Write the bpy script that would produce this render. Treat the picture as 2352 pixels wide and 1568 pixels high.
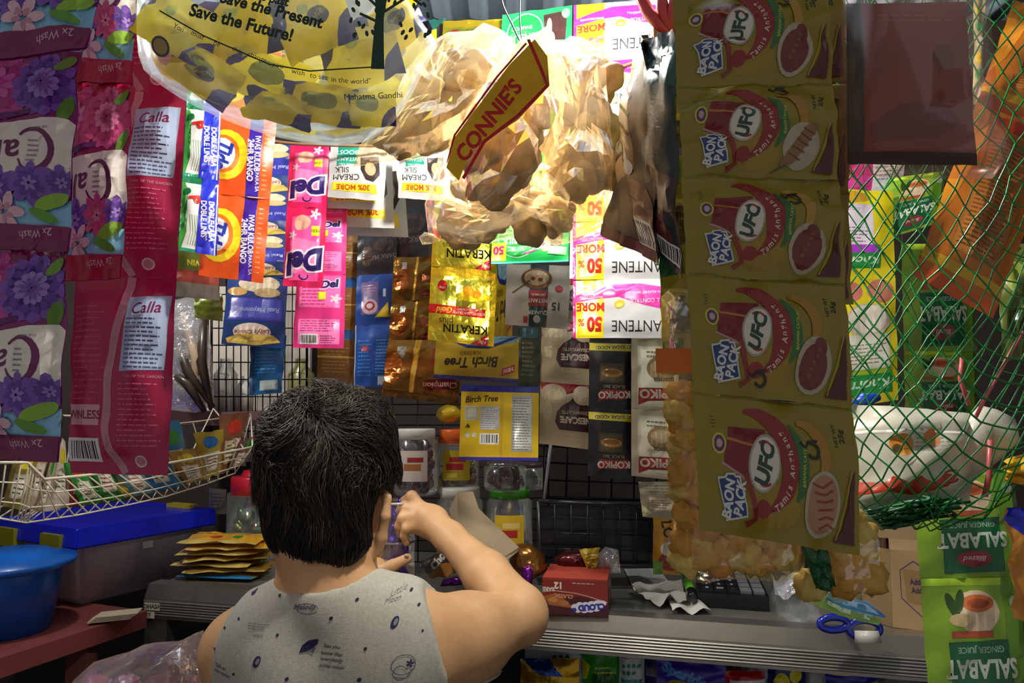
import bpy, bmesh, math, random
import numpy as np
from mathutils import Vector, Matrix, noise
for o in list(bpy.data.objects): bpy.data.objects.remove(o)
SC = bpy.context.scene
COL = SC.collection
W, H = 2352, 1568
LENS = 26.0
F = LENS/36*W
CZ = 1.55
PITCH = math.radians(4.5)
# ---------------------------------------------------------------- camera, world, lamp, exposure
cd = bpy.data.cameras.new('camera'); cam = bpy.data.objects.new('camera', cd); COL.objects.link(cam)
cam.location = (0, 0, CZ); cam.rotation_euler = (math.pi/2+PITCH, 0, 0)
cd.lens = LENS; cd.sensor_width = 36; cd.clip_start = 0.01
SC.camera = cam
wd = bpy.data.worlds.new('world'); SC.world = wd; wd.use_nodes = True
wd.node_tree.nodes['Background'].inputs[0].default_value = (0.80, 0.77, 0.75, 1)
wd.node_tree.nodes['Background'].inputs[1].default_value = 0.30
SC.view_settings.view_transform = 'Standard'; SC.view_settings.look = 'None'
SC.view_settings.gamma = 1; SC.view_settings.use_curve_mapping = False
SC.view_settings.exposure = 0.0
BULB_PX = (1262, -115, 0.82); BULB_STRENGTH = 640.0

def P(px, py, Y):
    x = (px-W/2)/F; z = -(py-H/2)/F
    yy = math.cos(PITCH)-math.sin(PITCH)*z; zz = math.sin(PITCH)+math.cos(PITCH)*z
    k = Y/yy
    return Vector((x*k, Y, CZ+zz*k))
def PZ(px, py, z):                      # the point of a pixel's ray at world height z
    a = P(px, py, 1.0); k = (z-CZ)/(a.z-CZ)
    return Vector((a.x*k, k, z))
# ---------------------------------------------------------------- materials
def lin(c):
    if isinstance(c, str):
        c = c.lstrip('#'); c = [int(c[i:i+2], 16)/255 for i in (0, 2, 4)]
    return tuple((x/12.92 if x <= .04045 else ((x+.055)/1.055)**2.4) for x in c)+(1,)
MATS = {}
def M(c, kind='film'):
    k = (c, kind)
    if k in MATS: return MATS[k]
    m = bpy.data.materials.new(kind+'_'+c.strip('#')); m.use_nodes = True
    nt = m.node_tree; b = nt.nodes['Principled BSDF']; N = nt.nodes.new; L = nt.links.new
    b.inputs['Base Color'].default_value = lin(c)
    ro, me, bs, bst, co = {'film': (.36, 0, 60, .12, .25), 'glow': (.36, 0, 60, .12, .25), 'foil': (.28, .75, 70, .5, .3), 'matte': (.8, 0, 300, .1, 0),
        'plastic': (.35, 0, 8, .02, .2), 'metal': (.35, .9, 40, .05, 0), 'skin': (.5, 0, 120, .12, 0), 'cloth': (.9, 0, 700, .25, 0),
        'gloss': (.15, 0, 20, .02, .6), 'food': (.6, 0, 110, .8, 0), 'paper': (.85, 0, 30, .1, 0), 'hair': (.52, 0, 100, .1, 0)}[kind]
    b.inputs['Roughness'].default_value = ro; b.inputs['Metallic'].default_value = me
    b.inputs['Coat Weight'].default_value = co; b.inputs['Coat Roughness'].default_value = .15
    tc = N('ShaderNodeTexCoord'); nz = N('ShaderNodeTexNoise'); nz.inputs['Scale'].default_value = bs; nz.inputs['Detail'].default_value = 3
    L(tc.outputs['Object'], nz.inputs['Vector'])
    bp = N('ShaderNodeBump'); bp.inputs['Strength'].default_value = bst; bp.inputs['Distance'].default_value = .004 if kind in ('film', 'foil') else .003
    L(nz.outputs['Fac'], bp.inputs['Height']); L(bp.outputs['Normal'], b.inputs['Normal'])
    if kind in ('food', 'skin', 'cloth', 'matte', 'metal', 'paper'):       # mottled own colour
        rp = N('ShaderNodeMix'); rp.data_type = 'RGBA'
        n2 = N('ShaderNodeTexNoise'); n2.inputs['Scale'].default_value = {'food': 45, 'skin': 28, 'cloth': 250, 'matte': 14, 'metal': 18, 'paper': 25}[kind]; n2.inputs['Detail'].default_value = 5
        L(tc.outputs['Object'], n2.inputs['Vector'])
        a = lin(c); d = {'food': .55, 'skin': .82, 'cloth': .7, 'matte': .7, 'metal': .8, 'paper': .85}[kind]
        rp.inputs['A'].default_value = (a[0]*d, a[1]*d*(.92 if kind in ('food', 'skin') else 1), a[2]*d*(.85 if kind in ('food', 'skin') else 1), 1)
        rp.inputs['B'].default_value = tuple(min(1, x*(2-d)) for x in a[:3])+(1,)
        L(n2.outputs['Fac'], rp.inputs['Factor']); L(rp.outputs['Result'], b.inputs['Base Color'])
    if kind == 'skin':
        b.inputs['Subsurface Weight'].default_value = .12; b.inputs['Subsurface Radius'].default_value = (.02, .008, .004); b.inputs['Subsurface Scale'].default_value = .4
    if kind in ('food', 'glow'):
        out = nt.nodes['Material Output']; tr = N('ShaderNodeBsdfTranslucent'); tr.inputs['Color'].default_value = lin(c)
        mx = N('ShaderNodeMixShader'); mx.inputs['Fac'].default_value = .14 if kind == 'food' else .5
        L(b.outputs[0], mx.inputs[1]); L(tr.outputs[0], mx.inputs[2]); L(mx.outputs[0], out.inputs['Surface'])
    MATS[k] = m; return m
def film(name, tint='#ffffff', haze=.12, gloss=.5, crease=14, rough=.08, bump=.5):
    """clear thin plastic: see-through with a weak milky haze and a glossy skin"""
    if name in MATS: return MATS[name]
    m = bpy.data.materials.new(name); m.use_nodes = True; nt = m.node_tree; nt.nodes.clear(); N = nt.nodes.new; L = nt.links.new
    out = N('ShaderNodeOutputMaterial'); tr = N('ShaderNodeBsdfTransparent'); tr.inputs[0].default_value = lin(tint)
    df = N('ShaderNodeBsdfDiffuse'); df.inputs[0].default_value = lin(tint); tl = N('ShaderNodeBsdfTranslucent'); tl.inputs[0].default_value = lin(tint)
    ad = N('ShaderNodeMixShader'); ad.inputs[0].default_value = .5; L(df.outputs[0], ad.inputs[1]); L(tl.outputs[0], ad.inputs[2])
    m1 = N('ShaderNodeMixShader'); m1.inputs[0].default_value = haze; L(tr.outputs[0], m1.inputs[1]); L(ad.outputs[0], m1.inputs[2])
    gl = N('ShaderNodeBsdfGlossy'); gl.inputs['Roughness'].default_value = rough
    tc = N('ShaderNodeTexCoord'); vo = N('ShaderNodeTexVoronoi'); vo.inputs['Scale'].default_value = crease
    n0 = N('ShaderNodeTexNoise'); n0.inputs['Scale'].default_value = crease*.8; n0.inputs['Detail'].default_value = 3
    va = N('ShaderNodeVectorMath'); va.operation = 'MULTIPLY_ADD'; va.inputs[1].default_value = (.12, .12, .12)
    L(tc.outputs['Object'], n0.inputs['Vector']); L(n0.outputs['Color'], va.inputs[0]); L(tc.outputs['Object'], va.inputs[2]); L(va.outputs[0], vo.inputs['Vector'])
    bp = N('ShaderNodeBump'); bp.inputs['Strength'].default_value = bump; bp.inputs['Distance'].default_value = .02
    L(vo.outputs['Distance'], bp.inputs['Height']); L(bp.outputs[0], gl.inputs['Normal'])
    fr = N('ShaderNodeLayerWeight'); fr.inputs[0].default_value = .42; L(bp.outputs[0], fr.inputs['Normal'])
    mm = N('ShaderNodeMath'); mm.operation = 'MULTIPLY_ADD'; mm.inputs[1].default_value = gloss; mm.inputs[2].default_value = .05
    L(fr.outputs['Fresnel'], mm.inputs[0])
    m2 = N('ShaderNodeMixShader'); L(mm.outputs[0], m2.inputs[0]); L(gl.outputs[0], m2.inputs[2]); bl = N('ShaderNodeBsdfTransparent'); bl.inputs[0].default_value = (0, 0, 0, 1); L(bl.outputs[0], m2.inputs[1])
    gl.inputs[0].default_value = (.7, .7, .7, 1); a3 = N('ShaderNodeAddShader'); L(m1.outputs[0], a3.inputs[0]); L(m2.outputs[0], a3.inputs[1]); L(a3.outputs[0], out.inputs[0])
    MATS[name] = m; return m
# ---------------------------------------------------------------- objects
def tag(o, label=None, cat=None, group=None, kind=None):
    if label: o['label'] = label
    if cat: o['category'] = cat
    if group: o['group'] = group
    if kind: o['kind'] = kind
    return o
def empty(name, loc, label, cat, group=None):
    o = bpy.data.objects.new(name, None); COL.objects.link(o); o.location = loc; o.empty_display_size = .02
    return tag(o, label, cat, group)
def mesh_obj(name, verts, faces, mats, mi=None, parent=None, smooth=True):
    verts = [Vector(v) for v in verts]
    xs = [v.x for v in verts]; ys = [v.y for v in verts]; zs = [v.z for v in verts]
    org = Vector(((min(xs)+max(xs))/2, (min(ys)+max(ys))/2, (min(zs)+max(zs))/2))
    me = bpy.data.meshes.new(name); me.from_pydata([v-org for v in verts], [], faces)
    for m in (mats if isinstance(mats, (list, tuple)) else [mats]): me.materials.append(m)
    if mi is not None: me.polygons.foreach_set('material_index', mi)
    me.polygons.foreach_set('use_smooth', [smooth]*len(me.polygons)); me.update()
    o = bpy.data.objects.new(name, me); COL.objects.link(o); o.location = org
    if parent:
        o.parent = parent; o.location = org-parent.location
        if parent.parent: o.location -= parent.parent.location
    return o
class MB:
    """collects shapes of several materials, linked as ONE mesh object"""
    def __init__(s): s.v = []; s.f = []; s.mi = []; s.m = []
    def slot(s, m):
        if m not in s.m: s.m.append(m)
        return s.m.index(m)
    def add(s, v, f, m):
        k = len(s.v); s.v += [Vector(x) for x in v]; s.f += [tuple(i+k for i in q) for q in f]; s.mi += [s.slot(m)]*len(f); return s
    def box(s, lo, hi, m, rz=0, c=None, bevel=0):
        x0, y0, z0 = lo; x1, y1, z1 = hi
        bm = bmesh.new(); bmesh.ops.create_cube(bm, size=1)
        for v in bm.verts: v.co = Vector(((x0+x1)/2+v.co.x*(x1-x0), (y0+y1)/2+v.co.y*(y1-y0), (z0+z1)/2+v.co.z*(z1-z0)))
        if bevel: bmesh.ops.bevel(bm, geom=list(bm.edges), offset=bevel, segments=2, affect='EDGES')
        if rz:
            cc = Vector(c) if c is not None else Vector(((x0+x1)/2, (y0+y1)/2, 0)); R = Matrix.Rotation(rz, 3, 'Z')
            for v in bm.verts: q = R@(v.co-cc); v.co = q+cc
        return s.bm(bm, m)
    def bm(s, bm, m):
        bm.verts.index_update(); s.add([v.co.copy() for v in bm.verts], [tuple(v.index for v in f.verts) for f in bm.faces], m); bm.free(); return s
    def tube(s, pts, r, m, n=6, cap=True):
        pts = [Vector(p) for p in pts]; v = []; f = []; up = None
        for i, p in enumerate(pts):
            d = (pts[min(i+1, len(pts)-1)]-pts[max(i-1, 0)])
            d = d.normalized() if d.length > 1e-9 else Vector((0, 0, 1))
            if up is None: up = Vector((0, 0, 1)) if abs(d.z) < .9 else Vector((1, 0, 0))
            a = d.cross(up); a = a.normalized() if a.length > 1e-6 else Vector((1, 0, 0)); up = a.cross(d).normalized()
            rr = r[i] if isinstance(r, (list, tuple)) else r
            for k in range(n): t = 2*math.pi*k/n; v.append(p+a*math.cos(t)*rr+up*math.sin(t)*rr)
        for i in range(len(pts)-1):
            for k in range(n): f.append((i*n+k, i*n+(k+1) % n, (i+1)*n+(k+1) % n, (i+1)*n+k))
        if cap: f.append(tuple(range(n))[::-1]); f.append(tuple(range((len(pts)-1)*n, len(pts)*n)))
        return s.add(v, f, m)
    def lathe(s, prof, c, m, n=28, R=None):
        c = Vector(c); v = []; f = []
        for r, z in prof:
            for k in range(n):
                t = 2*math.pi*k/n; q = Vector((r*math.cos(t), r*math.sin(t), z)); v.append(c+(R@q if R else q))
        for i in range(len(prof)-1):
            for k in range(n): f.append((i*n+k, i*n+(k+1) % n, (i+1)*n+(k+1) % n, (i+1)*n+k))
        return s.add(v, f, m)
    def build(s, name, parent=None, smooth=False): return mesh_obj(name, s.v, s.f, s.m, s.mi, parent, smooth)
# ---------------------------------------------------------------- printed designs
_TX = {}
def glyphs(txt, bold=0, shear=0):
    k = (txt, bold, shear)
    if k not in _TX:
        cu = bpy.data.curves.new('t', 'FONT'); cu.body = txt; cu.size = 1; cu.resolution_u = 3; cu.offset = bold; cu.shear = shear
        cu.align_x = 'CENTER'; cu.fill_mode = 'FRONT' if hasattr(cu, 'fill_mode') else 'FRONT'
        ob = bpy.data.objects.new('t', cu); COL.objects.link(ob); bpy.context.view_layer.update()
        me = bpy.data.meshes.new_from_object(ob.evaluated_get(bpy.context.evaluated_depsgraph_get()))
        vs = [(v.co.x, v.co.y) for v in me.vertices]; fs = [tuple(p.vertices) for p in me.polygons]
        bpy.data.objects.remove(ob); bpy.data.curves.remove(cu); bpy.data.meshes.remove(me)
        if vs:
            my = (min(v[1] for v in vs)+max(v[1] for v in vs))/2; mx = (min(v[0] for v in vs)+max(v[0] for v in vs))/2
            vs = [(x-mx, y-my) for x, y in vs]
        _TX[k] = (vs, fs)
    return _TX[k]
class D:
    """a printed design in its own units, y down"""
    def __init__(s, w, h, base, kind='film'): s.w, s.h, s.base, s.kind = w, h, base, kind; s.el = []; s.c = {}
    def _a(s, v, f, c):
        v = [(min(max(x, 0), s.w), min(max(y, 0), s.h)) for x, y in v]
        bb = (min(a[0] for a in v), min(a[1] for a in v), max(a[0] for a in v), max(a[1] for a in v))
        ly = 1
        for e in s.el:
            b = e[3]
            if b[0] < bb[2] and b[2] > bb[0] and b[1] < bb[3] and b[3] > bb[1]: ly = max(ly, e[4]+1)
        s.el.append((v, f, c, bb, ly)); return s
    def p(s, pts, c): return s._a(pts, [tuple(range(len(pts)))], c)
    def r(s, x0, y0, x1, y1, c): return s.p([(x0, y0), (x1, y0), (x1, y1), (x0, y1)], c)
    def e(s, cx, cy, rx, ry, c, rot=0, n=18):
        a = math.radians(rot); o = []
        for i in range(n):
            t = 2*math.pi*i/n; x = rx*math.cos(t); y = ry*math.sin(t)
            o.append((cx+x*math.cos(a)+y*math.sin(a), cy-x*math.sin(a)+y*math.cos(a)))
        return s.p(o, c)
    def t(s, txt, cx, cy, size, c, rot=0, bold=0.0, shear=0, sx=1, out=None, ow=.06):
        if out: s.t(txt, cx, cy, size, out, rot, bold+ow, shear, sx)
        v, f = glyphs(txt, bold, shear)
        if not v: return s
        a = math.radians(rot); k = size/.72
        return s._a([(cx+x*sx*k*math.cos(a)-y*k*math.sin(a), cy-(x*sx*k*math.sin(a)+y*k*math.cos(a))) for x, y in v], f, c)
    def ln(s, pts, w, c):
        a = []; b = []
        for i, p in enumerate(pts):
            q0 = pts[max(i-1, 0)]; q1 = pts[min(i+1, len(pts)-1)]; dx, dy = q1[0]-q0[0], q1[1]-q0[1]; L = math.hypot(dx, dy) or 1
            ww = (w[i] if isinstance(w, (list, tuple)) else w)/2
            a.append((p[0]-dy/L*ww, p[1]+dx/L*ww)); b.append((p[0]+dy/L*ww, p[1]-dx/L*ww))
        n = len(pts); return s._a(a+b, [(i, i+1, n+i+1, n+i) for i in range(n-1)], c)
    def arc(s, cx, cy, rx, ry, a0, a1, w, c, rot=0, n=12):
        r = math.radians(rot); o = []
        for i in range(n+1):
            t = math.radians(a0+(a1-a0)*i/n); x = rx*math.cos(t); y = -ry*math.sin(t)
            o.append((cx+x*math.cos(r)+y*math.sin(r), cy-x*math.sin(r)+y*math.cos(r)))
        if isinstance(w, tuple): w = [w[0]+(w[1]-w[0])*math.sin(math.pi*i/n) for i in range(n+1)]
        return s.ln(o, w, c)
    def bars(s, x0, y0, x1, y1, c='#151515', bg='#e8e8e8', seed=1):
        s.r(x0, y0, x1, y1, bg); rd = random.Random(seed); x = x0+(x1-x0)*.08; m = (y1-y0)*.12; v = []; f = []
        while x < x1-(x1-x0)*.1:
            w = (x1-x0)*rd.choice((.02, .035, .055)); k = len(v)
            v += [(x, y0+m), (x+w, y0+m), (x+w, y1-m), (x, y1-m)]; f.append((k, k+1, k+2, k+3)); x += w+(x1-x0)*rd.choice((.025, .04))
        return s._a(v, f, c)
    def lines(s, x0, y0, x1, y1, n, c, seed=3, th=.35):
        rd = random.Random(seed); v = []; f = []; dy = (y1-y0)/n
        for i in range(n):
            x = x0; y = y0+dy*(i+.3); e = x0+(x1-x0)*rd.uniform(.7, 1)
            while x < e:
                w = min((x1-x0)*rd.uniform(.06, .2), e-x); k = len(v)
                v += [(x, y), (x+w, y), (x+w, y+dy*th), (x, y+dy*th)]; f.append((k, k+1, k+2, k+3)); x += w+(x1-x0)*.03
        return s._a(v, f, c)
    def flower(s, cx, cy, r, cols, n=9, rings=3, seed=1):
        rd = random.Random(seed)
        for g in range(rings):
            rr = r*(1-g/rings); v = []; f = []
            c = cols[g % len(cols)]; m = max(5, n-g)
            for i in range(m):
                a = 2*math.pi*i/m+g*.4+rd.uniform(-.1, .1); px = cx+rr*.6*math.cos(a); py = cy+rr*.6*math.sin(a); k = len(v)
                for j in range(8):
                    t = 2*math.pi*j/8; x = rr*.45*math.cos(t); y = rr*.26*math.sin(t)
                    v.append((px+x*math.cos(a)-y*math.sin(a), py+x*math.sin(a)+y*math.cos(a)))
                f.append(tuple(range(k, k+8)))
                v2 = v; 
            s._a(v, f, c)
        return s
    def grid(s, nx, ny):
        if (nx, ny) in s.c: return s.c[(nx, ny)]
        bm = bmesh.new(); cols = [s.base]
        for v, f, c, bb, ly in s.el:
            if c not in cols: cols.append(c)
            k = cols.index(c); bv = [bm.verts.new((x, y, ly)) for x, y in v]
            for q in f:
                try: fc = bm.faces.new([bv[i] for i in q]); fc.material_index = k
                except ValueError: pass
        bmesh.ops.triangulate(bm, faces=[f for f in bm.faces if len(f.verts) > 4])
        bmesh.ops.dissolve_degenerate(bm, dist=1e-5, edges=bm.edges)
        for i in range(1, nx): bmesh.ops.bisect_plane(bm, geom=bm.verts[:]+bm.edges[:]+bm.faces[:], plane_co=(s.w*i/nx, 0, 0), plane_no=(1, 0, 0))
        for i in range(1, ny): bmesh.ops.bisect_plane(bm, geom=bm.verts[:]+bm.edges[:]+bm.faces[:], plane_co=(0, s.h*i/ny, 0), plane_no=(0, 1, 0))
        for i in range(1, nx+ny): bmesh.ops.bisect_plane(bm, geom=bm.verts[:]+bm.edges[:]+bm.faces[:], plane_co=(s.w*i/nx, 0, 0), plane_no=(nx/s.w, ny/s.h, 0))
        bm.verts.index_update()
        r = ([(v.co.x/s.w, v.co.y/s.h, v.co.z) for v in bm.verts], [(tuple(v.index for v in f.verts), f.material_index) for f in bm.faces], cols)
        bm.free(); s.c[(nx, ny)] = r; return r
LAYER = .00012
def pack(name, quad, d, T=.006, seal=.07, side=.05, parent=None, seed=0, curl=0, wr=1.0, nx=10, ny=12, back=None, back_c=None, tag_=None, mid=0, bow=0):
    """a sealed pouch: quad = TL,TR,BR,BL as (px,py,Y) or Vectors; the design is printed on its front"""
    q = [Vector(c) if isinstance(c, Vector) else P(*c) for c in quad]
    n = (q[1]-q[0]).cross(q[3]-q[0]).normalized(); cen = sum(q, Vector())/4
    if n.dot(Vector((0, 0, CZ))-cen) < 0: n = -n
    sd = Vector((seed*3.7+1.3, seed*1.9, 0)); w = ((q[1]-q[0]).length+(q[2]-q[3]).length)/2
    def th(u, v):
        a = min(max((u-side)/(1-2*side), 0), 1); b = min(max((v-seal)/(1-2*seal), 0), 1)
        g = (1-(2*a-1)**4)*(1-(2*b-1)**4)
        if mid: g *= 1-math.exp(-((u-mid)/.035)**2)*.55
        return T*g
    def S(u, v, sgn, off):
        p = q[0]*(1-u)*(1-v)+q[1]*u*(1-v)+q[2]*u*v+q[3]*(1-u)*v
        t = th(u, v); e = min(1, 9*min(u, 1-u)+.15)
        wv = noise.noise(sd+Vector((u*4, v*5, 0)))*.0035*wr+noise.noise(sd+Vector((u*14, v*7, 5)))*.0012*wr
        c = curl*(math.sin(math.pi*u)-.5)+bow*math.sin(math.pi*v)
        ed = 0
        if v < .001 or v > .999: ed = math.sin(u*60)*.0003
        return p+n*(sgn*t+wv+c+ed+off)
    V = []; Fc = []; mi = []
    for sg in (1, -1):
        k = len(V)
        for j in range(ny+1):
            for i in range(nx+1): V.append(S(i/nx, j/ny, sg, 0 if sg > 0 else -.0002))
        for j in range(ny):
            for i in range(nx):
                a = k+j*(nx+1)+i
                for f in ((a, a+nx+1, a+1), (a+1, a+nx+1, a+nx+2)): Fc.append(f if sg > 0 else f[::-1]); mi.append(0)
    vs, fs, cols = d.grid(nx, ny); k = len(V)
    def at(u, v):                               # exactly on the triangulated front
        x = min(max(u*nx, 0), nx-1e-6); y = min(max(v*ny, 0), ny-1e-6); i = int(x); j = int(y); x -= i; y -= j; a = j*(nx+1)+i
        if x+y <= 1: return V[a]*(1-x-y)+V[a+1]*x+V[a+nx+1]*y
        return V[a+nx+2]*(x+y-1)+V[a+1]*(1-y)+V[a+nx+1]*(1-x)
    V += [at(u, v)+n*(LAYER*ly+.00005) for u, v, ly in vs]
    for f, m in fs: Fc.append(tuple(i+k for i in f)[::-1]); mi.append(m)
    ms = [M(c, d.kind if c not in ('#151515',) else 'film') for c in cols]
    if back_c: 
        ms.append(M(back_c, d.kind)); nb = nx*ny
        for i in range(2*nb, 4*nb): mi[i] = len(ms)-1
    o = mesh_obj(name, V, Fc, ms, mi, parent)
    if tag_: tag(o, *tag_)
    return o
def lerp(a, b, t): return tuple(x+(y-x)*t for x, y in zip(a, b))
def strip(name, label, cat, quad, ds, T=.005, group=None, part='sachet', cuts=None, seed=0, **kw):
    """a vertical strip of joined sachets: one thing, each sachet a part"""
    n = len(ds); cuts = cuts or [i/n for i in range(n+1)]
    q = [Vector(c) if isinstance(c, Vector) else P(*c) for c in quad]
    r = empty(name, (q[0]+q[1])/2, label, cat, group)
    for i, d in enumerate(ds):
        a, b = cuts[i], cuts[i+1]
        pack(part, [q[0].lerp(q[3], a), q[1].lerp(q[2], a), q[1].lerp(q[2], b), q[0].lerp(q[3], b)], d, T=T, parent=r, seed=seed+i, **kw)
    return r
def blob(name, outline, Y, T, mat, rings=7, amp=.15, seed=0, parent=None, smooth_n=0, dY=None, flat=2.0, centre=None, freq=9, smooth=True, split=0):
    """a closed inflated body over an outline given in pixels at distance Y, T deep each way; dY tilts it"""
    pts = list(outline)
    if split: pts = [(p[0]+(q[0]-p[0])*k/split, p[1]+(q[1]-p[1])*k/split) for p, q in zip(pts, pts[1:]+pts[:1]) for k in range(split)]
    for _ in range(smooth_n):
        o = []
        for i, p in enumerate(pts):
            q = pts[(i+1) % len(pts)]; o += [(p[0]*.75+q[0]*.25, p[1]*.75+q[1]*.25), (p[0]*.25+q[0]*.75, p[1]*.25+q[1]*.75)]
        pts = o
    cx, cy = centre or (sum(p[0] for p in pts)/len(pts), sum(p[1] for p in pts)/len(pts))
    yf = dY or (lambda x, y: 0); n = len(pts); V = []; Fc = []
    for sg in (-1, 1):
        for r in range(1 if sg > 0 else 1, rings+1):
            if sg > 0 and r == rings: continue
            t = r/rings
            for x, y in pts:
                X = cx+(x-cx)*t; Yp = cy+(y-cy)*t; b = P(X, Yp, Y+yf(X, Yp)); nn = noise.noise(Vector((b.x*freq*3, sg*3+seed, b.z*freq*3)))
                V.append(b+Vector((0, 1, 0))*sg*T*(1-t**flat)**.5*(1+amp*nn*2.2) + Vector((0, 1, 0))*nn*T*amp*(1-t))
    A = len(V); V.append(P(cx, cy, Y+yf(cx, cy)-T)); V.append(P(cx, cy, Y+yf(cx, cy)+T))
    def idx(sg, r, k):
        k %= n
        if r == rings: return (rings-1)*n+k
        return (r-1)*n+k if sg < 0 else rings*n+(r-1)*n+k
    for sg in (-1, 1):
        for k in range(n):
            c = A if sg < 0 else A+1; tri = (c, idx(sg, 1, k), idx(sg, 1, k+1)); Fc.append(tri if sg < 0 else tri[::-1])
            for r in range(1, rings):
                f = (idx(sg, r, k), idx(sg, r+1, k), idx(sg, r+1, k+1), idx(sg, r, k+1)); Fc.append(f if sg < 0 else f[::-1])
    return mesh_obj(name, V, Fc, mat, None, parent, smooth)
def lump(name, c, rad, mat, seed=0, sub=3, amp=.25, freq=2.2, rot=(0, 0, 0), parent=None, fine=.06):
    bm = bmesh.new(); bmesh.ops.create_icosphere(bm, subdivisions=sub, radius=1)
    R = Matrix.Rotation(rot[2], 3, 'Z')@Matrix.Rotation(rot[1], 3, 'Y')@Matrix.Rotation(rot[0], 3, 'X'); V = []
    for v in bm.verts:
        d = v.co.normalized(); k = 1+amp*noise.noise(d*freq+Vector((seed*5.1, 0, 0)))*1.6+fine*noise.noise(d*9+Vector((seed, 3, 1)))
        V.append(Vector(c)+R@Vector((d.x*rad[0]*k, d.y*rad[1]*k, d.z*rad[2]*k)))
    F_ = [tuple(v.index for v in f.verts) for f in bm.faces]; bm.free()
    return mesh_obj(name, V, F_, mat, None, parent)
def copy_at(o, loc, rot=(0, 0, 0), s=(1, 1, 1), label=None):
    c = o.copy(); COL.objects.link(c); c.location = loc; c.rotation_euler = rot; c.scale = s
    if label: c['label'] = label
    return c
# ================================================================ the room shell
def struct(name, lo, hi, mat):
    o = MB().box(lo, hi, mat).build(name); return tag(o, kind='structure')
def ribbed(name, x0, x1, y0, y1, z, mat, pitch=.076, amp=.012):
    V = []; Fc = []; n = int((x1-x0)/pitch*6)
    for i in range(n+1):
        x = x0+(x1-x0)*i/n; dz = amp*math.sin(2*math.pi*(x-x0)/pitch)
        V += [(x, y0, z+dz), (x, y1, z+dz), (x, y0, z+dz+.003), (x, y1, z+dz+.003)]
    for i in range(n):
        a = 4*i; Fc += [(a, a+1, a+5, a+4), (a+2, a+6, a+7, a+3)]
    return mesh_obj(name, V, Fc, mat)
XL, XR, YB, ZC = -1.62, 1.5, 2.12, 2.36
struct('floor', (XL-.1, -.6, -.1), (XR+.1, YB+.1, 0), M('#4a4642', 'matte'))
tag(ribbed('ceiling', XL-.1, XR+.1, .25, YB+.1, ZC, M('#7d8ea0', 'plastic')), kind='structure')
struct('wall_back', (XL-.1, YB, 0), (XR+.1, YB+.1, ZC+.05), M('#3a3230', 'matte'))
struct('wall_left', (XL-.1, .2, 0), (XL, YB, ZC+.05), M('#3c3836', 'matte'))
struct('wall_right', (XR, .2, 0), (XR+.1, YB, ZC+.05), M('#35332c', 'matte'))
struct('trim_1', (XL, 1.5, 2.25), (XR, 1.56, ZC-.014), M('#3b2c22', 'matte'))
struct('trim_2', (XL, .42, 2.24), (XR, .48, ZC-.014), M('#3b2c22', 'matte'))
# ---------------------------------------------------------------- the bulb over the middle of the store, and two added fill bulbs
def emis(c, s):
    m = bpy.data.materials.new('lamp_glow'); m.use_nodes = True; nt = m.node_tree; nt.nodes.clear()
    e = nt.nodes.new('ShaderNodeEmission'); e.inputs[0].default_value = lin(c); e.inputs[1].default_value = s
    o = nt.nodes.new('ShaderNodeOutputMaterial'); nt.links.new(e.outputs[0], o.inputs[0]); return m
def lamp(bc, st, label):
    bulb = empty('light_bulb', bc, label, 'light bulb')
    MB().lathe([(0.0, -.028), (.012, -.026), (.022, -.017), (.027, -.003), (.026, .01), (.02, .022), (.016, .03)], bc, emis('#fdf7ec', st), 20).build('glass_globe', bulb, True)
    MB().lathe([(.0161, .03), (.018, .034), (.018, .07), (.012, .085), (.0, .085)], bc, M('#dcdcd8', 'plastic'), 20).build('socket', bulb, True)
    MB().tube([bc+Vector((0, 0, .085)), Vector((bc.x+.01, bc.y+.02, ZC-.01))], .0022, M('#222222', 'plastic')).build('cord', bulb)
lamp(P(*BULB_PX), BULB_STRENGTH, 'glowing white bulb hanging above the clear cracker bags')
lamp(P(1715, 40, 1.36), BULB_STRENGTH*.5, 'small added fill bulb hanging at the back right, behind the catsup strip')  # invented fill lamp, added to brighten the right of the counter
lamp(Vector((-.80, 1.28, 2.16)), BULB_STRENGTH*.9, 'weaker added fill bulb hanging at the left, behind the laundry strips')  # invented fill lamp, added to lift the dark lower and back areas
# ---------------------------------------------------------------- hanging lines
def line_thing(name, pts, r, mat, label, cat, sm=3):
    q = [P(*p) for p in pts]
    o = []
    for i in range(len(q)-1):
        a = q[max(i-1, 0)]; b = q[i]; c = q[i+1]; d = q[min(i+2, len(q)-1)]
        for j in range(6):
            t = j/6; o.append(.5*((2*b)+(c-a)*t+(2*a-5*b+4*c-d)*t*t+(3*b-a-3*c+d)*t**3))
    o.append(q[-1]); return tag(MB().tube(o, r, mat).build(name, smooth=True), label, cat)
line_thing('cord', [(330, 215, 1.0), (435, 245, 1.02), (500, 272, 1.03), (560, 300, 1.04), (620, 322, 1.05), (680, 330, 1.055), (780, 334, 1.06), (880, 335, 1.07), (1000, 332, 1.08), (1200, 270, 1.1), (1400, 165, 1.1), (1475, 138, 1.1)], .0022, M('#8d6a4a', 'matte'), 'thin brown cord sagging in front of the orange detergent sachets', 'cord')
line_thing('hook_wire', [(1140, -60, .8), (1155, 10, .79), (1178, 60, .78), (1197, 102, .77)], .0009, M('#30343a', 'metal'), 'thin dark wire leaning left, coming down to the cracker bags', 'wire')
line_thing('hook_wire', [(1196, -60, .8), (1194, 10, .79), (1195, 60, .78), (1200, 100, .77)], .0009, M('#30343a', 'metal'), 'thin dark wire hanging upright beside the leaning one', 'wire')

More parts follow.
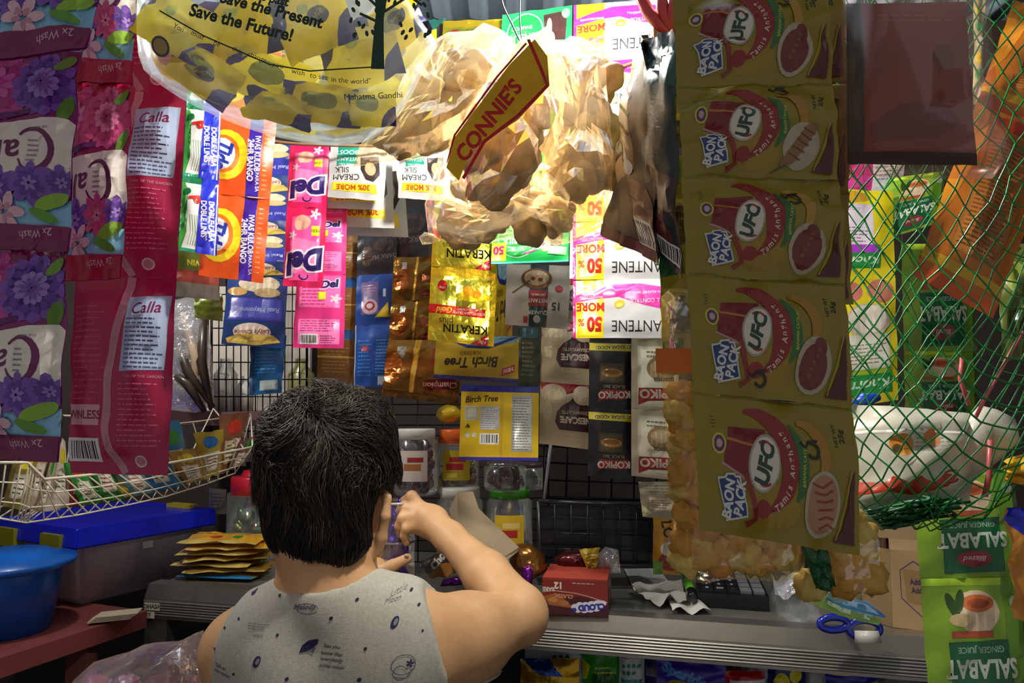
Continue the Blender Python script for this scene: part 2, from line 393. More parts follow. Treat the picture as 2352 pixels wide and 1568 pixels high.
def hang(px, py, Y, label):
    a = P(px, py, Y); tag(MB().tube([a, Vector((a.x, a.y, ZC-.011))], .0007, M('#3a3834', 'matte'), 4).build('string'), label, 'string')
hang(1985, 440, 1.205, 'thin string holding up the yellow broth strip'); hang(2000, 385, 1.305, 'thin string holding up the pink sachet behind the net')
hang(2150, 566, 1.345, 'thin string holding up the dim ginger juice strip'); hang(450, 552, 1.145, 'thin string behind the DOBLE LABA strip, holding the TWIN sachet')
hang(478, 676, 1.205, 'thin string holding the olive wrapper end'); hang(585, 1146, 1.935, 'thin string at the back left holding a brownish pack'); hang(2100, 1214, 1.505, 'thin string at the right holding the dark purple pack')
# ================================================================ NEAR ROW
# --- flowery detergent sachets, left
MAG = '#b0124e'; MAG2 = '#8e1a66'
def calla_front(lilac):
    d = D(230, 400, '#8a2070' if lilac else '#a01a5c')
    pk = ['#c03a94', '#a8287e', '#d05aa8']; vi = ['#7c4fb4', '#5c359a', '#9a78cc']; ro = ['#d24a86', '#c23a76', '#e27aa6', '#b02a66']
    d.r(0, 0, 230, 20, '#7c1450' if lilac else '#b8123a')
    d.e(70, 80, 75, 62, (pk if lilac else ro)[1]); d.flower(70, 80, 78, pk if lilac else ro, 10, 4, 2)
    d.flower(168, 74, 66, vi if lilac else ro, 14, 4, 5); d.e(205, 30, 24, 12, '#6f9a2c', 40); d.e(212, 120, 26, 11, '#5d8a26', 70)
    d.p([(0, 178), (60, 166), (120, 158), (170, 146), (215, 140), (230, 150), (230, 258), (150, 262), (70, 276), (0, 292)], '#efe6dc')
    d.p([(0, 160), (110, 138), (150, 128), (150, 138), (110, 150), (0, 176)], '#5c1560')
    d.t('FLORAL', 60, 158, 11, '#caa8cc', 190, 0)
    # the brand word, upside down: 'Calla' turned by half a turn
    d.arc(160, 210, 34, 42, -155, 140, (4, 12), '#6e1a58', 0, 18)
    d.t('alla', 92, 220, 46, '#6e1a58', 188, .015, .25, 1.05)
    d.lines(148, 186, 172, 236, 5, '#9a8a9a', 4); d.t('THE GREEN', 170, 165, 5, '#8a7a8a', 188)
    d.r(0, 300, 230, 352, '#8cc4e8')
    for i, (x, y, r_) in enumerate([(30, 296, 40), (95, 286, 44), (160, 276, 42), (212, 268, 34)]): d.flower(x, y, r_, vi if (i % 2 or lilac) else ro, 8, 3, i)
    d.e(26, 334, 30, 11, '#7fae2c', 20); d.e(196, 306, 34, 14, '#8cba34', 25); d.e(182, 334, 30, 10, '#5f9a30', -20); d.flower(104, 330, 40, ['#e4b8c8', '#c88aa4', '#f2dce0'], 6, 2, 9)
    d.e(0, 318, 16, 10, '#7fae2c')
    d.r(0, 352, 230, 400, '#7c1450' if lilac else '#b0123c')
    d.t('2x Wash', 165, 368, 15, '#d8b8cc', 186, 0, .2); return d
def calla_back():
    d = D(260, 420, MAG)
    d.lines(10, 60, 100, 270, 16, '#c8406c', 3, .3); d.r(2, 275, 92, 318, '#d8a0a8'); d.t('WINLESS', 46, 296, 18, '#7c1030', 0, .02); d.bars(0, 345, 92, 395, seed=4)
    d.ln([(150, 0), (140, 60), (112, 200), (108, 320), (118, 370), (150, 420)], 20, '#c88a9a')
    d.p([(150, 45), (252, 40), (240, 200), (140, 205)], '#a9bcdc'); d.t('Calla', 196, 68, 26, '#8a1c58', 4, .01, .2)
    d.lines(150, 88, 240, 200, 12, '#5b6a8a', 8, .4); d.t('MARK OF THE GARDEN', 196, 215, 6, '#e0a0b4')
    d.lines(140, 226, 240, 365, 13, '#d65a80', 5, .3); d.e(190, 392, 16, 13, '#d8c0c4'); d.e(190, 392, 12, 9, '#c07888'); return d
CL, CR, CB = calla_front(True), calla_front(False), calla_back()
strip('laundry_sachet_strip', 'crimson back-facing laundry sachet strip with pale blue text labels, barcode at its foot', 'sachet strip',
      [(190, -180, .74), (445, -190, .74), (385, 1092, .72), (158, 1086, .72)], [CB, CB, CB], T=.013, cuts=[0, .33, .665, 1], seed=3, seal=.05, wr=1.7, nx=16, ny=20)
strip('laundry_sachet_strip', 'strip of flowery crimson laundry sachets hanging between the violet strip and the back-facing strip', 'sachet strip',
      [(160, -225, .66), (325, -215, .66), (282, 640, .655), (110, 648, .655)], [CR, CR], T=.012, cuts=[0, .49, 1], seed=8, wr=1.7, nx=15, ny=20)
strip('laundry_sachet_strip', 'strip of flowery violet laundry sachets at the left edge, nearest of the strips', 'sachet strip',
      [(-62, 110, .56), (186, 118, .56), (132, 1062, .56), (-112, 1050, .56)], [CL, CL], T=.012, cuts=[0, .5, 1], seed=12, wr=1.8, nx=16, ny=20)
pack('laundry_sachet', [(-60, -250, .5), (300, -250, .52), (196, 112, .5), (-60, 150, .48)], CL, T=.012, seed=21, nx=15, ny=20,
     tag_=('tilted flowery violet laundry sachet in the top left corner', 'sachet'))
# --- yellow meal sachets: the big middle strip
def ufc(v=0):
    d = D(390, 250, '#8c7e18'); MR = '#7c1f22'; G = '#2f6b35'
    d.r(0, 0, 390, 5, '#7c701a')
    d.e(175, 190, 62, 42, '#9a7c1c')
    d.p([(76, 60), (165, 58), (165, 148), (127, 149), (60, 128)], MR); d.ln([(70, 82), (150, 92)], 5, '#b8742c'); d.ln([(56, 126), (124, 156)], 5, '#b88a8a')
    d.arc(128, 118, 90, 90, 92, -70, (6, 46), '#8e2023', 4, 18); d.e(150, 198, 18, 16, '#8e2023', 20)
    d.arc(130, 116, 122, 106, 42, -36, (4, 24), G, 0, 14)
    d.e(155, 119, 36, 54, '#a8a294', -18, 24); d.e(155, 119, 32, 49, '#d8d3c4', -18, 24)
    d.arc(152, 119, 27, 40, 130, 60, 5, '#a82a2a', -18, 6); d.arc(160, 119, 27, 40, -50, -120, 5, '#a82a2a', -18, 6)
    d.t('UFC', 155, 119, 30, '#1d4330', 72, .045, 0, 1)
    w = 'Tamis Anghang'
    for k, ch in enumerate(w):
        a = -54+k*(92/12); x = 130+92*math.cos(math.radians(a)); y = 119-92*math.sin(math.radians(a))
        if ch != ' ': d.t(ch, x, y, 13, '#d9c7b0', a+90-6, .02)
    d.t('BANANA CATSUP', 253, 112, 7, '#c8c23a', 84, .015)
    hk = {0: (262, 60), 1: (254, 22), 2: (272, 84), 3: (156, 214)}[v]
    d.arc(246, 96, 58, 56, 95, -50, (8, 28), '#a87c28' if v else '#b08a30', 0, 14)
    d.e(292, 176, 44, 60, '#b0a48c', -24, 22)
    if v == 2:
        d.e(292, 176, 37, 53, '#a87c58', -24, 18)
        for i in range(6): d.ln([(268+i*3, 142+i*15), (292+i*2, 148+i*12), (318, 134+i*16)], 4, '#8f3028')
    elif v == 1:
        for i in range(6): d.e(320-i*12, 132+i*16, 24, 12, '#8a6638', 30)
        for i in range(5): d.ln([(298-i*10, 134+i*16), (326-i*10, 150+i*16)], 3, '#6b3a1c')
        d.ln([(254, 224), (218, 240)], 3, '#5a3a1c')
    else:
        d.e(290, 180, 34, 48, '#702e24', -24, 16); d.e(310, 140, 17, 20, '#702e24', -10)
        for i in range(5): d.e(278+i*7, 198-i*13, 5, 4, '#8e4c30')
    d.p([(378, 110), (376, 236), (322, 236), (344, 212), (362, 170), (370, 126)], '#541c20')
    d.ln([(372, 112), (354, 168), (326, 232)], 3, '#a89a30')
    d.ln([(112, 140), (132, 218), (112, 230)], 11, '#8c2a22')
    d.p([(44, 152), (60, 150), (64, 144), (84, 142), (86, 146), (98, 146), (114, 216), (62, 228)], '#d2cfc4'); d.p([(48, 156), (64, 153), (68, 147), (82, 146), (85, 150), (95, 150), (110, 213), (64, 224)], '#1c3c74')
    d.t('BAON', 68, 188, 20, '#d8d8d4', 78, .04, 0, .9); d.t('PACK', 94, 183, 20, '#d8d8d4', 78, .04, 0, .9)
    d.e(52, 92, 16, 19, '#d0c040'); d.e(52, 92, 12, 15, '#4a3a6a'); d.e(52, 92, 7, 8, '#c8a0a0')
    d.t('NET WT', 334, 54, 8, '#2a2a1c', 90, .02); d.t('25g', 352, 54, 13, '#2a2a1c', 90, .03); d.lines(38, 40, 48, 66, 4, '#5a5420')
    x, y = hk; d.ln([(x-26, y-10), (x-14, y-2), (x-4, y-14)], 6, '#161e16'); d.arc(x+4, y+2, 14, 13, 110, -150, 6, '#161e16'); d.ln([(x-6, y-12), (x+16, y-16)], 5, '#161e16')
    return d
U0, U1, U2, U3 = ufc(0), ufc(1), ufc(2), ufc(3)
strip('catsup_sachet_strip', 'long strip of olive yellow banana catsup sachets hanging front and centre right', 'sachet strip',
      [(1542, -20, .56), (1898, -40, .56), (1976, 1276, .5), (1606, 1216, .5)], [U0, U1, U0, U3, U2], T=.006, cuts=[0, .205, .385, .57, .775, 1], seed=31, seal=.04, wr=1.6, bow=.004, nx=18, ny=14)
strip('catsup_sachet_strip', 'second strip of yellow catsup sachets, only its right edge showing behind the front one', 'sachet strip',
      [(1600, -40, .61), (1940, -50, .61), (1958, 700, .6), (1640, 700, .6)], [U0, U0, U0], T=.006, seed=41, seal=.04, wr=1.6)
# plain olive sachets peeping out at the left of the strip
dk = D(200, 240, '#8f8a24'); dk.r(0, 0, 200, 10, '#b8b24a'); dk.e(60, 70, 34, 52, '#3a2c1c'); dk.p([(0, 150), (60, 140), (70, 200), (0, 210)], '#1f5a36'); dk.lines(20, 100, 90, 130, 3, '#4a4418'); dk.e(120, 180, 40, 30, '#6a2a20')
strip('seasoning_sachet_strip', 'dull olive sachet strip showing along the left edge of the catsup strip', 'sachet strip',
      [(1500, 40, .71), (1680, 40, .71), (1672, 860, .70), (1522, 860, .70)], [dk, dk, dk, dk], T=.006, seed=43, cuts=[0, .28, .52, .77, 1], wr=2)
# --- dark soup sachets, seen from the side
kn = D(110, 560, '#22343c'); kn.r(0, 30, 110, 130, '#1f4a4c'); kn.t('Knorr', 58, 68, 26, '#8fa6a4', 14, .02, .2); kn.lines(15, 150, 100, 330, 14, '#3a5058', 4, .2); kn.r(0, 340, 110, 430, '#3a2428'); kn.e(60, 480, 34, 40, '#5a2426'); kn.bars(60, 500, 104, 545, seed=3)
pack('soup_sachet', [(1480, 92, .66), (1548, 66, .6), (1560, 640, .6), (1478, 540, .66)], kn, T=.008, seed=51, wr=2,
     tag_=('dark teal soup sachet between the cracker bags and the catsup strip', 'sachet'))
kn2 = D(160, 480, '#2c2224'); kn2.p([(0, 30), (90, 10), (110, 300), (20, 380)], '#7c6444')
for i in range(7): kn2.ln([(8, 60+i*44), (60, 40+i*40), (104, 60+i*42)], 9, ['#5c3420', '#94825e', '#4a2430', '#5a6a2a'][i % 4])
kn2.e(60, 250, 14, 30, '#8ab83a'); kn2.e(96, 300, 12, 18, '#b8bcc0'); kn2.t('ARROZ', 34, 180, 16, '#b05a5a', 78, .02); kn2.e(120, 380, 44, 60, '#4a1f22'); kn2.bars(96, 400, 150, 460, seed=8); kn2.r(0, 455, 160, 480, '#5a2024')
pack('porridge_sachet', [(1486, 60, .74), (1480, 100, .64), (1525, 612, .62), (1384, 540, .72)], kn2, T=.012, seed=53, wr=3,
     tag_=('striped dark and cream porridge sachet turned edge on right of the cracker bags', 'sachet'))
kn3 = D(120, 200, '#5a1f24'); kn3.e(60, 70, 44, 50, '#8a5a4a'); kn3.r(70, 110, 112, 170, '#b8b8a8'); kn3.bars(76, 124, 108, 160, seed=2); kn3.r(0, 180, 120, 200, '#7c3030')
pack('porridge_sachet', [(1440, 380, .76), (1516, 450, .73), (1530, 604, .72), (1398, 528, .75)], kn3, T=.008, seed=55, wr=2, tag_=('maroon sachet bottom with small barcode under the striped sachet', 'sachet'))
# --- red handled clip in the top
tag(MB().tube([P(1460, -30, .66), P(1490, 30, .66), P(1535, 80, .65)], [.005, .006, .004], M('#c8424c', 'plastic')).tube([P(1512, -40, .66), P(1522, 20, .655), P(1540, 78, .65)], [.005, .006, .004], M('#c8424c', 'plastic')).tube([P(1556, -40, .655), P(1545, 20, .65), P(1540, 76, .65)], [.005, .005, .004], M('#c8424c', 'plastic')).build('plastic_clip', smooth=True), 'red plastic clip gripping the top left of the catsup strip', 'clip')
# --- brown pack in clear plastic, top right
br = D(340, 400, '#84402f', 'matte'); br.r(0, 0, 40, 400, '#3a3a30'); br.e(250, 150, 32, 34, '#6c3a30'); br.p([(50, 310), (130, 262), (240, 262), (300, 300), (230, 340), (60, 352)], '#6c2830'); br.r(0, 372, 340, 400, '#2c2018'); br.lines(80, 30, 300, 60, 2, '#9c5a4a')
brp = empty('sauce_pouch', P(2090, 200, .55), 'large dull brown pouch in clear plastic in front of the green net', 'pouch')
pack('pouch_body', [(1944, 8, .55), (2218, 4, .55), (2244, 380, .55), (1946, 376, .55)], br, T=.010, parent=brp, seed=61, seal=.04, wr=.6)
blob('clear_wrap', [(1938, -60), (2226, -60), (2246, 200), (2262, 340), (2288, 372), (2280, 410), (2100, 406), (1936, 398), (1938, 200)], .55, .036, film('clear_wrap', '#f6e8e4', .05, .1, 5, .3, .1), flat=6, parent=brp, amp=.05)
# --- printed shopping bag filled with yellow packs, top
TB = [(318, -120), (312, 60), (320, 150), (360, 190), (430, 236), (530, 282), (620, 312), (720, 332), (790, 336), (870, 318), (930, 250), (985, 140), (1008, 100), (975, 60), (925, -20), (900, -120)]
tb = empty('plastic_bag', P(640, -60, .62), 'printed clear plastic bag bulging with yellow and blue packs at the top', 'bag')
FT = film('bag_film_printed', '#dde2e4', .13, .9, 9, .12)
yb = ['#ead810', '#2c2ca0', '#f6ea30', '#9aa038']
for i, (x, y, w_, h_, a) in enumerate([(410, 60, 190, 130, -30), (470, 170, 170, 100, -35), (560, 60, 200, 140, 10), (620, 180, 200, 110, -20), (720, 50, 170, 150, 20), (740, 240, 190, 90, -8), (830, 130, 180, 130, 15), (900, 60, 150, 110, 35), (640, 250, 160, 70, -14), (850, 250, 120, 80, 0)]):
    d = D(200, 130, yb[0 if i % 3 else 2], 'glow'); d.p([(0, 0), (60, 0), (30, 60), (0, 80)], yb[1]); d.p([(200, 130), (140, 130), (170, 80), (200, 60)], yb[1]); d.e(100, 64, 44, 30, yb[3 if i % 2 else 2]); d.e(86, 50, 16, 10, '#cfe06a')
    if i % 3 == 1: d.e(120, 70, 30, 18, '#2a3048'); d.t('GARDEN', 120, 70, 9, '#c8b830', 20, .02)
    a = math.radians(a); q = []
    for sx, sy in ((-1, -1), (1, -1), (1, 1), (-1, 1)):
        X = sx*w_/2; Y_ = sy*h_/2; q.append((x+X*math.cos(a)+Y_*math.sin(a), y-X*math.sin(a)+Y_*math.cos(a), .64+.006*(i % 4)))
    pack('snack_pack', q, d, T=.012, seed=70+i, wr=3, nx=8, ny=8, tag_=('glossy yellow and blue snack pack inside the printed bag at the top', 'snack pack', 'yellow packs in the printed bag'))
tbb = blob('bag_body', TB, .64, .045, FT, rings=12, amp=.12, seed=4, parent=tb, flat=2.5, smooth_n=1, centre=(650, 60), freq=5)
# print on the film: each mark sits on the film's front
def film_print(name, items, quad, w, h, parent, nx=14, ny=10, T=0, col=None):
    d = D(w, h, '#000000'); items(d); vs, fs, cols = d.grid(nx, ny); q = [P(*c) for c in quad]; V = []
    n = (q[1]-q[0]).cross(q[3]-q[0]).normalized()
    if n.dot(Vector((0, 0, CZ))-q[0]) < 0: n = -n
    for u, v, ly in vs:
        V.append(q[0]*(1-u)*(1-v)+q[1]*u*(1-v)+q[2]*u*v+q[3]*(1-u)*v+n*(T*(1-(2*u-1)**2)*(1-(2*v-1)**2)+LAYER*ly))
    return mesh_obj(name, V, [f for f, m in fs], [M(c, 'matte') for c in cols], [m for f, m in fs], parent)
def bagtext(d):
    g = '#2c4236'
    d.t('Let us care the past', 260, 14, 20, g, -13, .03); d.t('Save the Present', 330, 52, 26, g, -14, .035); d.t('Save the Future!', 262, 80, 27, g, -14, .035, .0)
    d.ln([(70, 52), (180, 110), (330, 172), (420, 186), (560, 176)], 3, g)
    for i, wd_ in enumerate(['You', 'must', 'be', 'the', 'change', 'you', 'wish', 'to see', 'in the', 'world"']):
        d.t(wd_, 118+i*46, [90, 108, 126, 140, 158, 176, 188, 198, 204, 206][i], 12, g, [-25, -24, -23, -22, -20, -16, -12, -8, -4, 2][i], .0)
    d.t('Mahatma Gandhi', 560, 238, 14, g, 3, .0)
    d.p([(560, 0), (566, 60), (556, 180), (586, 180), (584, 70), (590, 30), (615, 0)], '#2f4a3c')
    for a, b in (((575, 50), (530, 10)), ((578, 60), (640, 20)), ((575, 80), (530, 60)), ((580, 45), (560, 0)), ((640, 20), (670, 40))): d.ln([a, b], 6, '#2f4a3c')
    rd = random.Random(5)
    for i in range(34): d.e(rd.uniform(510, 690), rd.uniform(2, 110), 4, 7, '#2f4a3c', rd.uniform(-40, 40), 8)
    d.e(75, 130, 20, 26, '#5a6068', 40); d.e(75, 130, 15, 20, '#b0a860', 40)
film_print('printed_marks', bagtext, [(300, -30, .575), (1000, -30, .575), (1000, 285, .605), (300, 285, .605)], 700, 300, tbb, T=.012)
# --- cracker bags
CK = M('#cdbb96', 'food'); CK2 = M('#bda67c', 'food')
FC = film('bag_film_clear', '#f6efdf', .13, .8, 12, .1, .5)
def cracker_bag(outline, Y, T, n, label, seed, lab=None, rad=.03, inner=.6):
    r = empty('cracker_bag', P(sum(p[0] for p in outline)/len(outline), min(p[1] for p in outline), Y), label, 'bag of crackers', None)
    blob('bag_film', outline, Y, T, FC, rings=7, amp=.3, seed=seed, parent=r, flat=5, freq=12, smooth=False, split=3)
    rd = random.Random(seed); cx = sum(p[0] for p in outline)/len(outline); cy = sum(p[1] for p in outline)/len(outline)
    def inside(x, y):
        c = False; j = len(outline)-1
        for i in range(len(outline)):
            xi, yi = outline[i]; xj, yj = outline[j]
            if (yi > y) != (yj > y) and x < (xj-xi)*(y-yi)/(yj-yi)+xi: c = not c
            j = i
        return c
    pts = []; tries = 0; x0 = min(p[0] for p in outline); x1 = max(p[0] for p in outline); y0 = min(p[1] for p in outline); y1 = max(p[1] for p in outline)
    rp = rad/Y*F
    while len(pts) < n and tries < 4000:
        tries += 1; x = rd.uniform(x0, x1); y = rd.uniform(y0, y1); X = cx+(x-cx)/inner; Y2 = cy+(y-cy)/inner
        if inside(X, Y2) and all(math.hypot(x-a, y-b) > rp*.85 for a, b in pts): pts.append((x, y))
    for i, (x, y) in enumerate(pts):
        k = rd.uniform(.75, 1.15)
        o = lump('cracker', P(x, y, Y+rd.uniform(-.25, .25)*T), (rad*k*.92, min(rad*.55, T*.5), rad*k*.78), CK if i % 2 else CK2, seed=seed*20+i, amp=.25, freq=1.6, rot=(0, rd.uniform(-1.5, 1.5), 0), fine=.04, sub=4)
        tag(o, 'puffed tan cracker in the '+lab, 'cracker', 'crackers in the '+lab)
    return r
cracker_bag([(812, 382), (880, 270), (960, 150), (1040, 88), (1130, 60), (1185, 100), (1130, 230), (1070, 300), (1000, 345), (900, 368)], .735, .04, 14, 'clear bag of tan crackers pointing down to the left beside the shopping bag', 5, 'left pointing clear bag', .025)
cracker_bag([(1030, 330), (1120, 190), (1200, 100), (1265, 70), (1300, 150), (1290, 300), (1240, 420), (1090, 505), (1060, 440)], .70, .045, 16, 'clear bag of tan crackers with red and yellow printed label, middle of the cluster', 6, 'clear bag with the red and yellow label', .028)
cracker_bag([(1250, 120), (1300, 90), (1385, 110), (1400, 250), (1408, 400), (1400, 505), (1300, 500), (1240, 430), (1262, 260)], .76, .045, 15, 'clear bag of tan crackers at the right of the cluster', 7, 'right hand clear bag', .03)
cracker_bag([(1010, 345), (1100, 400), (1240, 410), (1400, 480), (1390, 530), (1300, 560), (1240, 500), (1180, 535), (1110, 560), (1050, 560), (985, 545), (975, 470), (1000, 390)], .80, .05, 20, 'clear bag of tan crackers hanging lowest, under the others, dim at its bottom', 8, 'lowest clear bag', .03)
def conn(d):
    R = '#c4202c'; d.p([(0, 300), (20, 230), (150, 60), (210, 0), (240, 40), (245, 110), (170, 190), (60, 260), (30, 330)], '#f0b020')
    d.ln([(195, 0), (225, 70), (240, 110), (170, 180), (90, 240), (40, 325)], 8, R)
    d.ln([(190, 10), (120, 90), (20, 225), (0, 290)], 5, R); d.t("CONNIE'S", 100, 190, 36, R, 52, .03, .1)
film_print('label_print', conn, [(1025, 90, .638), (1262, 90, .638), (1262, 415, .638), (1025, 415, .638)], 245, 330, [o for o in COL.objects if o.name == 'bag_film.001'][0], nx=6, ny=6)
tie = MB(); q = [P(985, 530, .79), P(972, 545, .785), P(964, 560, .78)]
tag(blob('bag_knot', [(962, 545), (975, 532), (1000, 538), (1012, 552), (990, 560), (970, 562)], .77, .008, FC, rings=4), 'bunched clear plastic knot at the lower left of the cracker bags', 'bag knot')
cracker_bag([(1395, 200), (1412, 190), (1425, 300), (1410, 430), (1395, 480), (1385, 400)], .79, .02, 4, 'narrow clear bag of crackers squeezed behind the striped sachet', 9, 'narrow clear bag', .016)
# --- fried snack bags under the catsup strip
FS = film('bag_film_dusty', '#fbf4e0', .05, .35, 18, .12)
GO = [M('#e0b055', 'food'), M('#d09a42', 'food'), M('#ecc46c', 'food')]
def snack_bag(outline, Y, T, pts, label, lab, seed, rad):
    r = empty('fried_snack_bag', P(outline[0][0], outline[0][1], Y), label, 'bag of snacks'); rd = random.Random(seed)
    blob('bag_film', outline, Y, T, FS, rings=8, amp=.15, seed=seed, parent=r, smooth_n=1, flat=5)
    for i, (x, y) in enumerate(pts):
        k = rd.uniform(.8, 1.25)
        o = lump('fried_snack', P(x, y, Y-.45*T+rd.uniform(-.15, .15)*T), (rad*k, rad*.8, rad*k*.9), GO[i % 3], seed=seed*30+i, sub=3, amp=.3, freq=2.6, rot=(rd.uniform(-1, 1), rd.uniform(-1, 1), 0), fine=.07)
        tag(o, 'knobbly golden fried snack in the '+lab, 'fried snack', 'fried snacks in the '+lab)
rd = random.Random(9); pts = []
for y in range(905, 1306, 34):
    x = 1568+ (y-900)*.05
    while x < (1640 if y < 1190 else 1835): pts.append((x+rd.uniform(-9, 9), y+rd.uniform(-12, 12))); x += 36
snack_bag([(1520, 640), (1700, 640), (1760, 900), (1850, 1240), (1848, 1320), (1790, 1338), (1680, 1326), (1600, 1345), (1552, 1305), (1548, 1200), (1530, 1000), (1515, 800)], .64, .036, pts, 'long clear bag of golden fried snacks hanging behind the catsup strip', 'long clear bag', 3, .0135)
pts = [(1880+rd.uniform(-20, 110), 1200+i*13) for i in range(12)]
snack_bag([(1850, 1100), (2022, 1190), (2026, 1250), (2010, 1320), (1975, 1380), (1900, 1385), (1850, 1290)], .66, .024, pts, 'smaller brownish bag of fried snacks right of the long snack bag', 'smaller brownish bag', 4, .016)
tag(MB().box(Vector((0, 0, 0))-Vector((.018, .0002, .01)), Vector((.018, .0002, .01)), M('#e07a3c', 'paper')).build('price_sticker'), 'orange paper sticker on the fried snack bag', 'sticker').location = P(1557, 828, .602)
# --- green ribbon of net below the catsup strip
pk = D(80, 120, '#1c5a34'); pk.lines(8, 8, 70, 110, 9, '#2a7446', 3, .3)
pack('net_tail', [(1842, 1258, .6), (1900, 1262, .6), (1922, 1352, .62), (1878, 1362, .62)], pk, T=.004, seed=5, wr=3, tag_=('dark green folded net tail in front of the smaller fried snack bag', 'net'))
pl = film('twist_film_green', '#cfe8a0', .3, .6, 20)
tw = [P(1850, 1330, .70), P(1885, 1372, .70), P(1930, 1398, .70), P(1975, 1408, .70), P(2018, 1428, .70)]
tag(MB().tube(tw, [.012, .009, .006, .007, .003], pl, 10).tube([p+Vector((.004, -.004, .006)) for p in tw[1:]], [.008, .005, .006, .001], film('twist_film_blue', '#78b8e8', .5, .6, 20), 8).build('twisted_bag_end', smooth=True), 'twisted clear plastic end with pale blue band above the blue scissors', 'plastic bag')
# --- green ginger tea strip, lower right
def salabat(cut=0):
    d = D(210, 250, '#7da428'); GR = '#145a36'
    d.r(0, 0, 210, 14, '#a8d030'); d.r(165, 0, 210, 250, '#5f8a20'); d.p([(200, 0), (210, 0), (210, 250), (202, 250)], '#3a4a1c')
    d.e(110, 62, 46, 40, '#d8c0a0'); d.e(112, 46, 34, 16, '#c86a30'); d.e(112, 46, 24, 9, '#a84a1c'); d.e(60, 50, 10, 24, '#2c4a1c', 20); d.e(76, 42, 8, 22, '#2c4a1c', -20); d.e(74, 76, 24, 12, '#c8b080')
    d.r(52, 96, 140, 108, '#b05030')
    d.p([(44, 116), (168, 112), (176, 236), (52, 240)], GR); d.t('GINGER JUICE', 110, 128, 11, '#9ec0a4', 181, .02); d.t('SALABAT', 110, 164, 34, '#d8e0d0', 181, .03, 0, .75)
    d.e(112, 206, 34, 18, '#a02c3c'); d.t('Blazed', 112, 206, 12, '#e8c8c8', 181, .01, .2); d.e(190, 46, 12, 12, '#9ab08a'); return d
S1 = salabat()
strip('ginger_tea_strip', 'strip of lime green ginger juice sachets at the lower right, nearest', 'sachet strip',
      [(2095, 1082, .96), (2328, 1075, .94), (2372, 1645, .90), (2136, 1645, .92)], [S1, S1], T=.009, cuts=[0, .455, 1], seed=81, wr=2)
og = D(100, 260, '#d08a2c'); og.p([(0, 0), (60, 90), (60, 0)], '#1a2cc8'); og.p([(0, 30), (70, 120), (100, 60), (100, 0), (10, 0)], '#1a2cc8')
pack('snack_pack', [(2310, 1165, .68), (2420, 1165, .68), (2420, 1445, .68), (2332, 1420, .68)], og, T=.008, seed=91, wr=3, tag_=('orange and bright blue snack pack at the right edge beside the ginger strip', 'snack pack'))
yw = D(100, 100, '#f0b81c'); yw.p([(0, 60), (60, 90), (100, 70), (100, 100), (0, 100)], '#e8a010')
pack('snack_pack', [(2306, 1060, .75), (2420, 1010, .75), (2420, 1130, .75), (2312, 1105, .75)], yw, T=.008, seed=92, wr=3, tag_=('bright yellow snack pack corner at the right edge above the ginger strip', 'snack pack'))
# --- net bag with its load
def net():
    mb = MB(); g1 = M('#17803a', 'plastic')
    def bot(u): return 1215 if u < .5 else 1215-330*((u-.5)/.5)**2.0
    def S(u, v, k):
        x = 1905+u*(560); b = bot(u); vv = v**(1.0 if v < .0 else 1.0); t = 1-(1-v)**1.25
        y = -60+t*(b+60); Yd = .74-.09*math.sin(math.pi*min(max(u*.9, 0), 1))*math.sin(math.pi*(v**2.2)) if k == 0 else .86+.05*math.sin(math.pi*u)*v
        if v > .93: Yd = Yd+( .80-Yd)*((v-.93)/.07)**1
        # the mesh narrows toward the bottom
        x = x+(2080-x)*.28*max(0, (v-.72)/.28)**1.6 if u < .62 else x
        p = P(x, y, Yd); return p+Vector((noise.noise(Vector((u*7, v*9, k)))*.006, noise.noise(Vector((u*7, v*9, k+4)))*.012, noise.noise(Vector((u*8, v*7, k+9)))*.006))
    for k, nu, nv in ((0, 11, 20), (1, 8, 13)):
        for fam in (1, -1):
            for i in range(-nv, nu+nv):
                run = []
                for j in range(nv*2+1):
                    v = j/(nv*2); u = (i+fam*j/2 + (0 if fam > 0 else nv*0))/nu
                    w = .0028 if j % 2 else -.0028
                    if -.02 <= u <= 1.02: run.append(S(u, v, k)+Vector((w*.3*fam, 0, 0)))
                    else:
                        if len(run) > 1: mb.tube(run, .0009, g1, 4, False)
                        run = []
                if len(run) > 1: mb.tube(run, .0009, g1, 4, False)
    # gathered bottom
    rr = random.Random(2)
    for i in range(46):
        y0 = rr.uniform(1170, 1208); a = rr.uniform(1930, 2000); run = [P(a+t*rr.uniform(20, 29), y0+5*math.sin(t)+max(0, t-4)*-9, .735+rr.uniform(-.02, .03)) for t in range(9)]
        mb.tube(run, .0016, M('#125c2c', 'plastic'), 4)
    return tag(mb.build('net_bag', smooth=True), 'green nylon net bag with knotted diamond mesh hanging on the right', 'net bag')
net()
FW = M('#cfcbbd', 'film')
wb = D(370, 240, '#cdc9b8'); wb.r(0, 60, 370, 66, '#efeee6'); wb.e(110, 92, 34, 24, '#d08a30'); wb.e(96, 100, 14, 10, '#6a4a2a'); wb.e(190, 78, 20, 22, '#d87a30'); wb.lines(150, 74, 260, 110, 4, '#9a9688')
wb.p([(0, 160), (60, 168), (80, 156), (120, 172), (150, 160), (200, 178), (230, 160), (262, 166), (240, 190), (200, 196), (150, 200), (60, 186), (0, 190)], '#c03a22'); wb.arc(246, 168, 20, 14, 0, 330, 6, '#a83430')
wbx = empty('plastic_bag', P(2130, 930, .8), 'white plastic bag with red print lying at the bottom of the net bag', 'plastic bag')
pack('bag_body', [(1950, 925, .82), (2240, 950, .82), (2230, 1150, .80), (1950, 1200, .80)], wb, T=.04, parent=wbx, seed=101, wr=4, side=.02, seal=.02)
